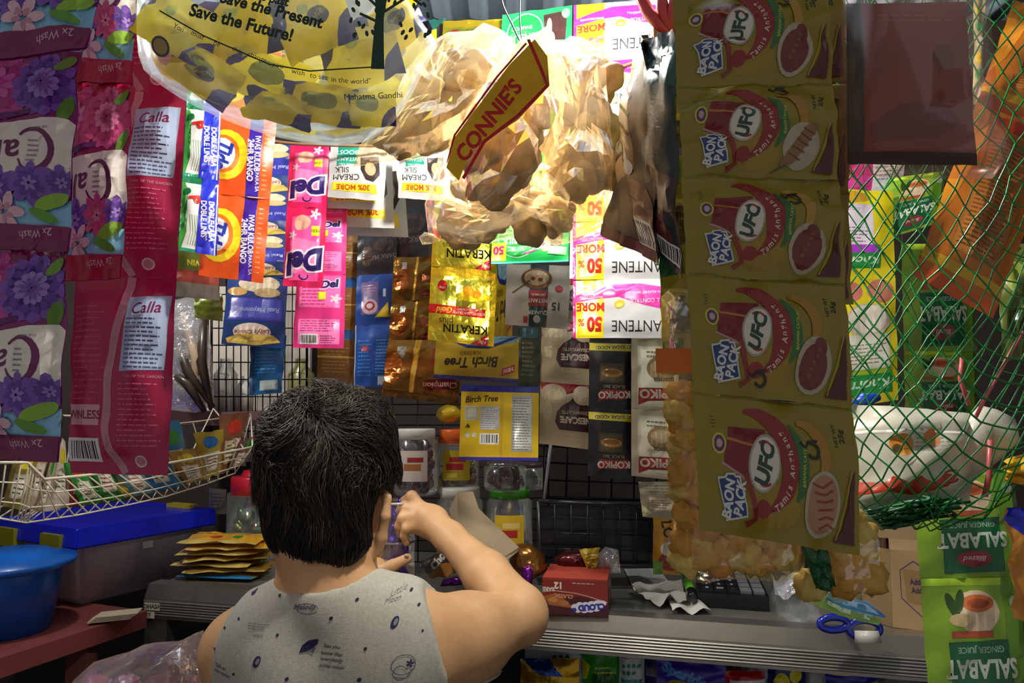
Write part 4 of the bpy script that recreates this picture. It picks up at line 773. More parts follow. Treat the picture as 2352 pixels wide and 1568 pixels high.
tag(MB().tube([P(1266, 1010, 1.57), P(1250, 1145, 1.57)], .0035, M('#8a8a90', 'plastic'), 8).build('rack_upright', smooth=True), 'grey speckled upright at the left end of the black racks', 'upright')
# pale board added for the brightness behind the left grid; plastic and junk
lt = MB(); lt.box(P(470, 1060, 2.08), P(720, 660, 2.1), M('#d0c6ba', 'matte')); tag(lt.build('pale_backing'), 'pale mottled backing board added for brightness behind the left wire grid', 'board')
SB = empty('wall_shelf', P(560, 960, 1.8), 'purplish brown wooden shelf board behind the wire grid', 'shelf')
MB().box(P(376, 978, 1.76), Vector((P(640, 946, 1.76).x, 1.98, P(640, 946, 1.76).z)), M('#6a4c4c', 'matte'), bevel=.002).build('board', SB)
MB().box(Vector((P(470, 900, 1.9).x, 1.9, P(470, 978, 1.76).z-.14)), Vector((P(480, 900, 1.9).x, 1.97, P(470, 978, 1.76).z)), M('#3c2c28', 'matte')).build('bracket', SB)
SHZ = P(640, 946, 1.76).z
PLB = film('clutter_film', '#e8e8ec', .35, .9, 30)
cl = empty('clear_bag', P(430, 800, 1.72), 'crumpled clear plastic bag with dark straps, right of the crimson laundry strip', 'bag')
blob('bag_film', [(392, 690), (440, 680), (470, 700), (486, 800), (492, 930), (450, 948), (380, 940), (378, 800)], 1.74, .04, PLB, rings=7, amp=.6, parent=cl, seed=3)
for i, (a, b, c) in enumerate([((400, 760), (430, 850), (490, 935)), ((420, 720), (450, 820), (450, 930)), ((470, 700), (462, 830), (486, 940)), ((385, 850), (430, 880), (470, 945))]):
    MB().tube([P(*a, 1.73), P(*b, 1.70), P(*c, 1.73)], [.007, .012, .006], M('#3c2f28' if i != 1 else '#b8a088', 'plastic'), 7).build('strap', cl, True)
for i, (x, y, w_, h_, c, lab) in enumerate([(520, 760, 26, 60, '#e8e2d8', 'pale bottle behind the wire grid beside the mayonnaise strip'), (560, 930, 20, 40, '#e0dcd4', 'small white cup behind the bottom of the wire grid'), (690, 880, 30, 60, '#8c8a58', 'pale olive jar behind the grid beside the head')]):
    c0 = P(x, y+h_, 1.9); c0.z = SHZ if i != 3 else c0.z; hh = 2*h_*1.9/F; rr = w_*1.9/F
    tag(MB().lathe([(0, 0), (rr, 0), (rr, hh*.7), (rr*.5, hh*.85), (rr*.5, hh), (0, hh)], c0, M(c, 'plastic'), 16).build('bottle', smooth=True), lab, 'bottle')
for i, (x, y, w_, h_, c) in enumerate([(505, 1000, 60, 70, '#a89c90'), (600, 1010, 60, 60, '#a0948a'), (480, 1120, 40, 60, '#8a8a84'), (560, 1140, 50, 70, '#5a4c48')]):
    dd = D(60, 60, c); dd.lines(6, 8, 54, 50, 5, '#5a5450'); 
    pack('paper_pack', Q((x, y), (x+w_, y+4), (x+w_, y+h_), (x, y+h_), 1.93), dd, T=.006, seed=290+i, tag_=(['pale paper pack below the shelf, left of the two', 'pale paper pack below the shelf beside the head', 'grey pack above the storage box lid at right', 'brownish pack just left of the head under the basket'][i], 'pack'))
# ---------------------------------------------------------------- jars
GL = film('jar_plastic', '#e8ecea', .10, .8, 5, .08, .15)
def jar(cx, ytop, ybot, wpx, Y, lid, label, content=None, lidh=.022, labelcol=None, fill=.6, name='plastic_jar', txt=None, foot=None):
    b = P(cx, ybot, Y); t = P(cx, ytop, Y); h = t.z-b.z; r = wpx/2*Y/F
    e = empty(name, b, label, 'jar')
    body_ = MB().lathe([(0, .0), (r*.92, 0), (r, .008), (r, h*.86-lidh*.3), (r*.82, h-lidh), (r*.82, h-lidh*.5)], b, GL, 28).build('jar_body', e, True)
    mb = MB(); n = 36; pr = [(0, h), (r*.84, h), (r*.88, h-.003), (r*.88, h-lidh), (r*.82, h-lidh)]
    mb.lathe(pr, b, lid, 32); mb.build('lid', e, True)
    if labelcol:
        mb = MB(); v = []; f = []; R = r*1.004; z0 = h*.22; z1 = h*.68
        for i in range(11):
            a = math.radians(-90-38+76*i/10); v += [b+Vector((R*math.cos(a), R*math.sin(a), z0)), b+Vector((R*math.cos(a), R*math.sin(a), z1))]
        f = [(2*i, 2*i+2, 2*i+3, 2*i+1) for i in range(10)]; mb.add(v, f, M(labelcol[0], 'paper'))
        for k, cc in enumerate(labelcol[1:]):
            v = []; R2 = R*1.003*(1+k*.001); za = z0+(z1-z0)*[.35, .62, .1, .8][k % 4]; zb = za+(z1-z0)*[.22, .16, .14, .1][k % 4]; a0, a1 = [(-26, 20), (-16, 26), (-24, 4), (-8, 22)][k % 4]
            for i in range(7):
                a = math.radians(-90+a0+(a1-a0)*i/6); v += [b+Vector((R2*math.cos(a), R2*math.sin(a), za)), b+Vector((R2*math.cos(a), R2*math.sin(a), zb))]
            mb.add(v, [(2*i, 2*i+2, 2*i+3, 2*i+1) for i in range(6)], M(cc, 'paper'))
        mb.build('paper_label', body_, True)
    return e, b, r, h
def fill(b, r, h, cols, n, lab, seed, name='candy', rad=.008, top=.62, group=None):
    rd = random.Random(seed); base = None
    for i in range(n):
        a = rd.uniform(0, 6.28); q = (r-rad*1.5)*math.sqrt(rd.uniform(.3, 1)); z = rad+rd.uniform(0, 1)*(h*top-2*rad)
        p = b+Vector((q*math.cos(a), q*math.sin(a), z))
        if i < 3:
            o = lump(name, p, (rad*1.3, rad*.7, rad), M(cols[i % len(cols)], 'foil'), seed=seed+i, sub=2, amp=.3, rot=(rd.uniform(0, 3), rd.uniform(0, 3), 0))
            tag(o, 'wrapped candy inside the '+lab, 'candy', 'candies in the '+lab); base = (base or [])+[o]
        else: copy_at(base[i % 3], p, (rd.uniform(0, 3), rd.uniform(0, 3), 0))
WL = M('#dcd8d0', 'plastic')
e, b, r, h = jar(578, 1092, 1284, 112, 1.86, M('#c01c34', 'plastic'), 'large clear jar with red screw lid left of the head', lidh=.045)
MB().lathe([(0, h+.016), (r*.42, h+.014), (r*.5, h)], b, M('#c01c34', 'plastic')).build('lid_knob', [c for c in COL.objects if c.parent == e and c.name.startswith('lid')][0], True)
fill(b, r, h, ['#6a7a3a', '#4a6a34', '#8a8450'], 26, 'red-lidded jar', 3, 'pickle', .016, .7)
e, b, r, h = jar(955, 984, 1134, 98, 1.62, WL, 'clear jar with white lid, standing at the right ear of the person', labelcol=['#d8ccc4', '#a86a3c', '#9a2c34'])
fill(b, r, h, ['#6a3a4a', '#7c4a5c', '#5a3040'], 40, 'white-lidded jar by the ear', 4, 'candy', .010, .85)
e, b, r, h = jar(1050, 985, 1130, 98, 1.66, M('#d8601c', 'plastic'), 'clear jar of mixed candy with a yellow and red label and orange lid', labelcol=['#b8a024', '#a8242c', '#a8242c', '#d8c850'], lidh=.034)
fill(b, r, h, ['#8a2c4c', '#5a7a2c', '#a88a2c'], 40, 'orange-lidded jar', 5, 'candy', .009, .6)
yl = lump('upper_lid', P(1030, 950, 1.66), (.028, .028, .02), M('#d8b01c', 'plastic'), amp=.05, fine=0); yl.parent = e; yl.location -= e.location
e, b, r, h = jar(1056, 1118, 1300, 104, 1.62, WL, 'lower clear jar with wide white lid behind the brown cardboard', labelcol=['#c8b070', '#8a5a24'])
e, b, r, h = jar(1160, 1060, 1124, 96, 1.6, film('dark_tray', '#9a8a8a', .5, .8, 20), 'shallow clear tub of dark wrapped candies above the green lid', lidh=.008)
fill(b, r, h, ['#6a1c3c', '#4a2030', '#7c3c4c'], 34, 'shallow tub', 6, 'candy', .009, .85)
e, b, r, h = jar(1170, 1122, 1290, 104, 1.62, M('#3c9a1c', 'plastic'), 'clear square-shouldered jar with bright green lid and yellow label', labelcol=['#c8a41c', '#a82420', '#d8c070', '#5a5a28'], lidh=.018)
fill(b, r, h, ['#3c5ac8', '#c83c5c', '#d8d8d8'], 14, 'green-lidded jar', 7, 'candy', .009, .25)
e, b, r, h = jar(1215, 1062, 1122, 70, 1.66, M('#5a4a54', 'plastic'), 'dark low tub right of the shallow candy tub', lidh=.01)
blob('snack_bag', [(1170, 1250), (1215, 1246), (1250, 1270), (1258, 1310), (1225, 1330), (1170, 1310)], 1.5, .03, M('#8a5a24', 'foil'), amp=.5, seed=3); tag(bpy.data.objects['snack_bag'], 'gold and brown foil snack bag on the counter left of the red box', 'snack bag')
tag(blob('purple_pack', [(1196, 1304), (1215, 1296), (1226, 1310), (1222, 1345), (1200, 1350)], 1.47, .012, M('#7a1c9a', 'foil'), seed=8, amp=.4), 'small purple foil pack against the left of the red box', 'snack pack')
tag(blob('purple_pack', [(1018, 1330), (1050, 1322), (1066, 1342), (1010, 1346)], 1.42, .012, M('#6a1c8a', 'foil'), seed=9, amp=.4), 'purple foil pack half hidden behind the raised upper arm', 'snack pack')
cv = D(120, 60, '#30201c'); cv.t('Choco', 60, 24, 22, '#b8b0a8', 24, .05); cv.r(0, 44, 120, 60, '#8a5a28')
pack('chocolate_pack', [(960, 1290, 1.5), (1050, 1250, 1.55), (1060, 1310, 1.5), (990, 1330, 1.44)], cv, T=.01, seed=3, wr=2, tag_=('dark chocolate pack lying under the forearm', 'snack pack'))
tag(blob('snack_bag', [(1270, 1280), (1300, 1262), (1350, 1262), (1372, 1280), (1378, 1316), (1280, 1316)], 1.54, .03, M('#5a2024', 'foil'), amp=.4, seed=5), 'dark red foil snack bag lying behind the red box', 'snack bag')
yt = D(60, 60, '#b89c2c'); yt.lines(10, 10, 50, 50, 5, '#5a4a1c')
pack('yellow_pack', [(1330, 1262, 1.5), (1378, 1256, 1.5), (1372, 1306, 1.5), (1352, 1314, 1.5)], yt, T=.004, seed=6, wr=3, tag_=('folded yellow wrapper behind the red box', 'wrapper'))
tag(blob('clear_wrapper', [(1376, 1270), (1390, 1255), (1420, 1262), (1426, 1316), (1372, 1316)], 1.52, .018, PLB, amp=.7, seed=6), 'crumpled clear plastic wrapper behind the right end of the red box', 'wrapper')
# folded brown cardboard flap
cbp = [P(1032, 1170, 1.5), P(1050, 1130, 1.52), P(1086, 1128, 1.52), P(1100, 1168, 1.5), P(1192, 1256, 1.46), P(1150, 1284, 1.42), P(1054, 1240, 1.42)]
mb = MB(); n_ = (cbp[1]-cbp[6]).cross(cbp[4]-cbp[6]).normalized()*.003; k = len(cbp)
mb.add(cbp+[p+n_ for p in cbp], [tuple(range(k)), tuple(range(2*k-1, k-1, -1))]+[(i, (i+1) % k, (i+1) % k+k, i+k) for i in range(k)], M('#98866a', 'matte'))
cd_ = [P(1150, 1284, 1.42), P(1192, 1256, 1.46), P(1190, 1266, 1.46), P(1156, 1292, 1.42)]; mb.add(cd_, [(0, 1, 2, 3)], M('#a8967a', 'matte'))
tag(mb.build('cardboard_flap'), 'plain brown cardboard piece leaning over the jars behind the forearm', 'cardboard')
# ================================================================ COUNTER, shelves, boxes
ZT = 1.15
c0, c1 = PZ(345, 1338, ZT), PZ(2145, 1462, ZT)
dr = (c1-c0).normalized(); pr = Vector((-dr.y, dr.x, 0)); ang = math.atan2(dr.y, dr.x); CLn = (c1-c0).length+.12
AL = M('#9c9890', 'metal'); AL2 = M('#b4b2ac', 'metal')
def cl_pt(s, t, z): return c0+dr*s+pr*t+Vector((0, 0, z-ZT))
def cbox(mb, s0, s1, t0, t1, z0, z1, m):
    v = [cl_pt(s, t, z) for z in (z0, z1) for s, t in ((s0, t0), (s1, t0), (s1, t1), (s0, t1))]
    return mb.add(v, [(3, 2, 1, 0), (4, 5, 6, 7), (0, 1, 5, 4), (1, 2, 6, 5), (2, 3, 7, 6), (3, 0, 4, 7)], m)
ct = empty('display_counter', Vector((c0.x, c0.y, 0)), 'aluminium framed glass display counter running across the store behind the person', 'counter')
cbox(MB(), .02, CLn, .03, .46, ZT-.008, ZT-.001, M('#74746c', 'gloss')).build('counter_top', ct)
fr = MB(); cbox(fr, 0, CLn, -.004, .034, ZT-.006, ZT, AL2)
v = [cl_pt(s, t, z) for s in (0, CLn) for t, z in ((-.004, ZT), (-.016, ZT-.028), (-.016, ZT-.032), (.01, ZT-.032))]
fr.add(v, [(0, 1, 5, 4), (1, 2, 6, 5), (2, 3, 7, 6)], AL)
for i in range(6):
    z = ZT-.034-i*.0055; fr.tube([cl_pt(.0, -.017, z), cl_pt(CLn, -.017, z)], .0024, AL2, 6)
cbox(fr, 0, CLn, -.015, .012, ZT-.070, ZT-.032, AL); rail_ = fr.build('top_rail', ct)
for s in (.0, CLn-.06): cbox(MB(), s, s+.055, -.012, .04, 0, ZT-.06, M('#8f8e88', 'metal')).build('post', ct)
for s in (.0, CLn-.06): cbox(MB(), s, s+.05, .41, .46, 0, ZT-.008, M('#8f8e88', 'metal')).build('post', ct)
cbox(MB(), .02, CLn, .03, .44, ZT-.31, ZT-.30, M('#6a6c6c', 'gloss')).build('inner_shelf', ct)
cbox(MB(), .02, CLn, .44, .45, .1, ZT-.01, M('#202024', 'plastic')).build('back_panel', ct)
cbox(MB(), .02, CLn, .02, .45, .08, .1, M('#5a5a58', 'metal')).build('bottom_shelf', ct)
# the little worn sticker at the left post
def flat_print(name, d, quad, parent=None, off=.0006, nx=4, ny=4):
    vs, fs, cols = d.grid(nx, ny); q = [Vector(x) if isinstance(x, Vector) else P(*x) for x in quad]; n = (q[1]-q[0]).cross(q[3]-q[0]).normalized()
    if n.dot(Vector((0, 0, CZ))-q[0]) < 0: n = -n
    S = lambda u, v: q[0]*(1-u)*(1-v)+q[1]*u*(1-v)+q[2]*u*v+q[3]*(1-u)*v
    V = [S(0, 0), S(1, 0), S(1, 1), S(0, 1)]; V = [p+n*off for p in V]+[p for p in V]; F_ = [(0, 1, 2, 3), (7, 6, 5, 4), (0, 4, 5, 1), (1, 5, 6, 2), (2, 6, 7, 3), (3, 7, 4, 0)]; k = len(V); mi = [0]*6
    V += [S(u, v)+n*(off+LAYER*ly) for u, v, ly in vs]
    for f, m in fs: F_.append(tuple(i+k for i in f)); mi.append(m)
    return mesh_obj(name, V, F_, [M(c, d.kind) for c in cols], mi, parent, smooth=False)
sk1 = D(40, 18, '#b8b49c', 'paper'); sk1.t('OHASA', 20, 9, 10, '#3a3a30', 3, .04); sk2 = D(40, 18, '#b8b49c', 'paper'); sk2.t('DIY', 16, 9, 11, '#3a3a30', 3, .04)
def on_rail(s0, s1, z0, z1): return [cl_pt(s0, -.0195, z1), cl_pt(s1, -.0195, z1), cl_pt(s1, -.0195, z0), cl_pt(s0, -.0195, z0)]
flat_print('paper_sticker', sk1, on_rail(.004, .042, ZT-.052, ZT-.036), rail_); flat_print('paper_sticker', sk2, on_rail(.002, .030, ZT-.069, ZT-.055), rail_)
# --- red chocolate bar box
def boxthing(name, quad_front, depth, label, cat, dfront, dtop, dside, z0, mat):
    a, b = quad_front; h = None
def carton(name, A, B, hgt, dep, base, df, ds, dt, label, cat):
    """A,B: the front bottom corners; box goes away from the viewer"""
    d = (B-A).normalized(); p = Vector((-d.y, d.x, 0)); U = Vector((0, 0, hgt))
    e = empty(name, (A+B)/2, label, cat)
    v = [A, B, B+p*dep, A+p*dep]; v = v+[x+U for x in v]
    bd = MB().add(v, [(3, 2, 1, 0), (4, 5, 6, 7), (0, 1, 5, 4), (1, 2, 6, 5), (2, 3, 7, 6), (3, 0, 4, 7)], base).build('carton', e)
    if df: flat_print('front_print', df, [A+U-p*.0002, B+U-p*.0002, B-p*.0002, A-p*.0002], e, .0004)
    if ds: flat_print('side_print', ds, [B+U, B+U+p*dep, B+p*dep, B], e, .0004)
    if dt: flat_print('top_print', dt, [A+p*dep+U, B+p*dep+U, B+U, A+U], e, .0004)
    return e
A, B = PZ(1246, 1408, ZT), PZ(1396, 1416, ZT)
fz = D(155, 85, '#8a2c20', 'plastic'); fz.r(0, 0, 155, 4, '#a03a28'); fz.p([(0, 50), (20, 44), (50, 48), (90, 40), (110, 44), (155, 60), (155, 85), (0, 85)], '#4c1820'); fz.ln([(0, 34), (30, 30), (80, 34), (110, 40), (155, 52)], 1.6, '#e0b8a0')
fz.p([(4, 44), (30, 36), (48, 44), (60, 56), (80, 70), (40, 66), (16, 64)], '#a8622c'); fz.t('CLASSIC', 50, 42, 9, '#e0a878', 178, .02); fz.e(26, 52, 12, 6, '#c88448'); fz.e(52, 58, 12, 6, '#b87438')
fz.t('12', 37, 18, 15, '#e8dcd0', 180, .05); fz.t('BARS', 15, 27, 9, '#e8dcd0', 180, .04); fz.lines(72, 8, 140, 14, 1, '#d8b0a0')
for (x, y, r_) in [(78, 66, 9), (90, 62, 10), (104, 61, 10), (118, 59, 11), (132, 56, 11), (144, 54, 8), (84, 72, 9), (100, 71, 10), (114, 69, 10), (128, 66, 10), (140, 62, 8)]: fz.e(x, y, r_, r_*.8, '#e8e4f0')
fz.t('CLOUD 9', 110, 65, 13, '#2c2c9c', 187, .06)
sz_ = D(60, 85, '#6c2418', 'plastic'); sz_.r(10, 10, 50, 30, '#a8807c'); sz_.p([(0, 50), (60, 34), (60, 85), (0, 85)], '#5c2018'); sz_.e(30, 56, 16, 12, '#a8622c'); sz_.e(44, 40, 10, 14, '#b8a8c0')
carton('chocolate_box', A, B, .0665, .115, M('#a83c28', 'paper'), fz, sz_, None, 'red brown chocolate bar carton standing upside down on the counter by the elbow', 'box')
# --- receipt, papers, marker, calculator
def sheet(name, pts, mat, label, cat, nz_=.004, seed=1, d=None, res=10, lift=0):
    q = [Vector(p) for p in pts]; V = []; F_ = []
    for j in range(res+1):
        for i in range(res+1):
            u, v = i/res, j/res; p = q[0]*(1-u)*(1-v)+q[1]*u*(1-v)+q[2]*u*v+q[3]*(1-u)*v
            V.append(p+Vector((0, 0, .002+nz_*(.5+noise.noise(Vector((u*3, v*3, seed))))+lift*math.sin(math.pi*v)*u)))
    for j in range(res):
        for i in range(res): a = j*(res+1)+i; F_.append((a, a+res+1, a+res+2, a+1))
    F_ += [tuple(i+len(V) for i in f[::-1]) for f in F_]; V += [v-Vector((0, 0, .0004)) for v in V]
    o = mesh_obj(name, V, F_, mat)
    if d:
        vs, fs, cols = d.grid(res, res); n = len(o.data.vertices)
    return tag(o, label, cat)
rc = M('#cfcdc8', 'paper')
e = empty('receipt', PZ(1480, 1330, ZT), 'printed paper receipt lying on the counter right of the red box', 'receipt')
q4 = [PZ(1434, 1310, ZT), PZ(1512, 1308, ZT), PZ(1540, 1344, ZT), PZ(1458, 1362, ZT)]; q4 = [p+Vector((0, 0, .003)) for p in q4]
rd_ = D(80, 100, '#c8c6c2', 'paper'); rd_.lines(6, 6, 74, 94, 16, '#8a8890', 5, .35); flat_print('sheet', rd_, q4, e)
sheet('paper_wrapper', [PZ(1445, 1362, ZT), PZ(1566, 1344, ZT), PZ(1578, 1395, ZT), PZ(1500, 1400, ZT)], M('#b8b4ac', 'paper'), 'creased grey white paper on the counter in front of the receipt', 'paper', .022, 3)
sheet('paper_slip', [PZ(1530, 1372, ZT), PZ(1585, 1362, ZT), PZ(1634, 1412, ZT), PZ(1545, 1412, ZT)], M('#d4d2ca', 'paper'), 'white paper slip with curled corner under the green marker', 'paper', .012, 5)
mk = empty('marker', PZ(1590, 1400, ZT), 'green marker with black cap end left of the calculator', 'marker')
a, b = PZ(1580, 1358, ZT)+Vector((0, 0, .022)), PZ(1592, 1400, ZT)+Vector((0, 0, .022)); dd = (b-a)
MB().tube([a, a+dd*.7], .0095, M('#5cae28', 'plastic'), 14).build('barrel', mk, True); MB().tube([a+dd*.68, b-dd*.03, b], [.0105, .0105, .008], M('#14161a', 'gloss'), 14).build('cap', mk, True); MB().tube([a-dd*.3, a], [.008, .0095], M('#20301c', 'plastic'), 14).build('cap_end', mk, True)
k0, k1, k2, k3 = PZ(1598, 1352, ZT), PZ(1738, 1348, ZT), PZ(1768, 1404, ZT), PZ(1604, 1392, ZT)
kc = empty('calculator', (k0+k2)/2, 'black desk calculator with dark and grey keys on the counter', 'calculator')
U = Vector((0, 0, .026)); v = [k3, k2, k1, k0]; top = [k3+U, k2+U, k1+U*1.3, k0+U*1.3]
MB().add(v+top, [(3, 2, 1, 0), (4, 5, 6, 7), (0, 1, 5, 4), (1, 2, 6, 5), (2, 3, 7, 6), (3, 0, 4, 7)], M('#15171b', 'plastic')).build('case', kc)
for i in range(5):
    for j in range(5):
        u0 = .06+i*.185; v0 = .08+j*.175; S = lambda u, v_: top[3]*(1-u)*(1-v_)+top[2]*u*(1-v_)+top[1]*u*v_+top[0]*(1-u)*v_
        c = '#20242c' if i < 3 else '#8a8e94'
        if j == 0: c = '#9aa0a4'
        if i == 4 and j == 0: c = '#2ca898'
        q = [S(u0, v0), S(u0+.155, v0), S(u0+.155, v0+.14), S(u0, v0+.14)]; up = Vector((0, 0, .005))
        mb = MB(); mb.add(q+[p*1+up for p in q], [(4, 7, 6, 5), (0, 4, 5, 1), (1, 5, 6, 2), (2, 6, 7, 3), (3, 7, 4, 0)], M(c, 'plastic'))
        if i < 3 and j > 0:
            vs, fs = glyphs([['7', '8', '9'], ['4', '5', '6'], ['1', '2', '3'], ['0', '00', '.']][j-1][i], .03)
            o_ = (q[0]+q[2])/2+up*1.1; ex = (q[1]-q[0]).normalized()*.013; ey = (q[0]-q[3]).normalized()*.013; mb.add([o_+ex*x+ey*y for x, y in vs], fs, M('#d8dcdc', 'plastic'))
        mb.build('key', kc)
sheet('clear_wrapper', [PZ(1770, 1340, ZT), PZ(1860, 1350, ZT), PZ(1890, 1384, ZT), PZ(1790, 1392, ZT)], PLB, 'crumpled clear wrapper on the counter right of the calculator', 'wrapper', .04, 7)
# --- scissors
sc = empty('scissors', PZ(1950, 1440, ZT), 'scissors with blue handles hanging over the counter edge', 'scissors')
for i, (x, y, w_, h_) in enumerate([(1915, 1432, 32, 15), (1985, 1444, 36, 20)]):
    pts = [P(x+w_*math.cos(t), y+h_*math.sin(t), 1.255) for t in [2*math.pi*k/20 for k in range(21)]]
    MB().tube(pts, .0062, M('#1c2c9c', 'gloss'), 8, False).build('handle', sc, True)
MB().tube([P(1948, 1432, 1.26), P(1930, 1412, 1.29), P(1905, 1388, 1.33)], [.005, .005, .002], AL2, 6).build('blade', sc, True)
tag(MB().tube([P(1990, 1448, 1.24), P(1994, 1476, 1.235)], [.018, .020], M('#c8c4bc', 'plastic'), 16).build('tape_core', smooth=True), 'white ring shaped stub under the right scissors handle', 'ring')
# --- cardboard box right
A, B = PZ(2005, 1440, ZT), PZ(2235, 1462, ZT)
bx = D(230, 170, '#a88a62', 'matte'); 
bx.p([(36, 40), (116, 44), (116, 120), (46, 112)], '#98784e'); bx.ln([(68, 22), (28, 44), (30, 104), (88, 140), (150, 160)], 2.4, '#3c3464'); bx.ln([(68, 22), (118, 44), (140, 110)], 2.4, '#3c3464'); bx.t('Address', 86, 66, 13, '#2c2858', 2, .02); bx.t('Address', 90, 84, 13, '#2c2858', 2, .02)
cbx = carton('cardboard_box', A+Vector((.035, 0, 0)), B, .135, .13, M('#a4865e', 'matte'), bx, None, None, 'worn brown cardboard box with purple hexagon outline behind the scissors', 'box')
A0 = A+Vector((.035, 0, 0)); sd = D(60, 170, '#8a7250', 'matte'); sd.t('yanto', 30, 60, 14, '#3c3464', -8, .02); sd.t('THIS', 34, 130, 10, '#3c3464', -8, .02)
flat_print('side_flap', sd, [A0+Vector((-.03, .05, .135)), A0+Vector((0, 0, .135)), A0, A0+Vector((-.028, .05, 0))], cbx)
MB().add([A0+Vector((0, .13, .135)), B+Vector((0, .13, .135)), B+Vector((0, .17, .18)), A0+Vector((0, .17, .18))], [(0, 1, 2, 3)], M('#7c6648', 'matte')).build('top_flap', cbx)
pw = D(120, 60, '#4c1c3c'); pw.e(30, 30, 26, 22, '#7c2c5c'); pw.e(70, 44, 14, 12, '#6a6a40')
pack('purple_pack', [(2010, 1212, 1.5), (2150, 1212, 1.5), (2150, 1272, 1.5), (2014, 1268, 1.5)], pw, T=.01, seed=5, wr=3, tag_=('dark purple pack behind the cardboard box under the net bottom', 'pack'))
# --- under the counter: packs on the inner shelf
def under(x0, x1, y0, y1, t, d, label, seed, T=.012, wr=2, tilt=0):
    def pt(x, y):
        a = P(x, y, 1.0)-Vector((0, 0, CZ)); base = c0+pr*t; k = (base-Vector((0, 0, CZ))).dot(pr)/a.dot(pr); return Vector((0, 0, CZ))+a*k
    return pack('snack_pack', [pt(x0, y0), pt(x1, y0+tilt), pt(x1, y1+tilt), pt(x0, y1)], d, T=T, seed=seed, wr=wr, tag_=(label, 'pack'))
da = D(130, 120, '#c0c8d0'); da.lines(8, 10, 50, 40, 5, '#6a6e78'); 
for i in range(7): da.e(70+(i % 4)*14, 34+(i//4)*18, 5, 6, '#2c4c9a')
da.r(64, 70, 110, 84, '#2c5a9a')
db = D(90, 120, '#2c8a1c'); db.bars(20, 14, 64, 36, seed=3); db.p([(0, 46), (20, 60), (10, 90), (0, 90)], '#d8d81c'); db.e(50, 90, 30, 22, '#1c5a14'); db.lines(30, 60, 80, 80, 2, '#b8c81c')
dc = D(50, 120, '#c0c8c8'); dc.lines(4, 6, 44, 36, 6, '#7a8080'); 
for i in range(7): dc.e(10+(i % 4)*10, 52+(i//4)*16, 4, 5, '#2c8080')
dc.r(4, 84, 46, 94, '#2c9090')
de = D(110, 120, '#34206c'); de.bars(10, 50, 44, 72, c='#5a5070', bg='#a89cb8', seed=4); de.r(60, 4, 100, 20, '#8a80a0')
dsp = D(150, 90, '#3c1c9a'); dsp.t('Sparkle', 60, 36, 24, '#4a90d8', -18, .05, .1); dsp.e(56, 62, 30, 14, '#8a8a1c', -10); dsp.t('Choco', 56, 62, 9, '#d8c850', -10, .02); dsp.p([(100, 60), (150, 70), (150, 90), (110, 90)], '#b0a8d0')
df_ = D(60, 120, '#7c8288'); df_.lines(6, 8, 54, 30, 3, '#a8aab0'); df_.t('V', 20, 50, 14, '#3c3c4c', 0, .02)
dg = D(60, 120, '#b8c0c8'); dg.lines(6, 10, 50, 90, 12, '#7a828c')
dh = D(60, 60, '#b01c24'); dh.r(10, 20, 60, 60, '#e0dcdc')
dn = D(110, 90, '#14206c'); dn.e(40, 60, 24, 26, '#e0d81c'); dn.e(80, 40, 18, 20, '#e0d81c')
dyb = D(120, 90, '#1c1c9c'); dyb.r(8, 4, 54, 40, '#d8d81c'); dyb.bars(14, 6, 52, 34, seed=6); dyb.r(10, 60, 120, 90, '#a8a01c')
dgy = D(120, 60, '#c89c18', 'foil'); dgy.p([(0, 0), (60, 0), (90, 30), (40, 24)], '#1c4ca8'); dgy.t('Nutri', 40, 52, 16, '#3c2410', 4, .06)
under(1206, 1338, 1448, 1580, .10, da, 'pale grey and white pack with blue dots, leftmost under the counter', 301)
under(1196, 1330, 1512, 1590, .05, dgy, 'gold and blue pack in front of the pale one under the counter', 302)
under(1338, 1428, 1460, 1590, .09, db, 'green and yellow pack with barcode under the counter', 303)
under(1422, 1480, 1476, 1590, .08, dc, 'white pack with teal dots beside the green pack under the counter', 304)
under(1470, 1620, 1484, 1590, .11, de, 'dark purple pack with barcode under the counter', 305)
under(1508, 1668, 1508, 1590, .05, dsp, 'bright violet pack in front of the dark purple pack', 306, tilt=18)
under(1610, 1672, 1494, 1590, .12, df_, 'grey pack behind the violet pack under the counter', 307)
under(1668, 1710, 1500, 1590, .12, D(40, 100, '#8a6034'), 'narrow tan pack between the grey and the pale blue packs', 308)
under(1702, 1764, 1502, 1590, .10, dg, 'pale blue and white pack under the counter right of the tan one', 309)
under(1660, 1756, 1540, 1590, .05, dh, 'red topped pack at the bottom edge under the counter', 310)
under(1762, 1850, 1512, 1590, .10, dn, 'navy pack with yellow shapes under the counter', 311)
under(1850, 1900, 1500, 1590, .12, D(60, 90, '#b8b8c0'), 'plain white pack next to the navy one under the counter', 314)
under(1896, 2016, 1512, 1590, .06, dyb, 'blue and yellow pack with barcode under the counter', 312)
under(2010, 2140, 1530, 1600, .10, D(90, 90, '#5a6066'), 'dull grey pack rightmost under the counter', 313)
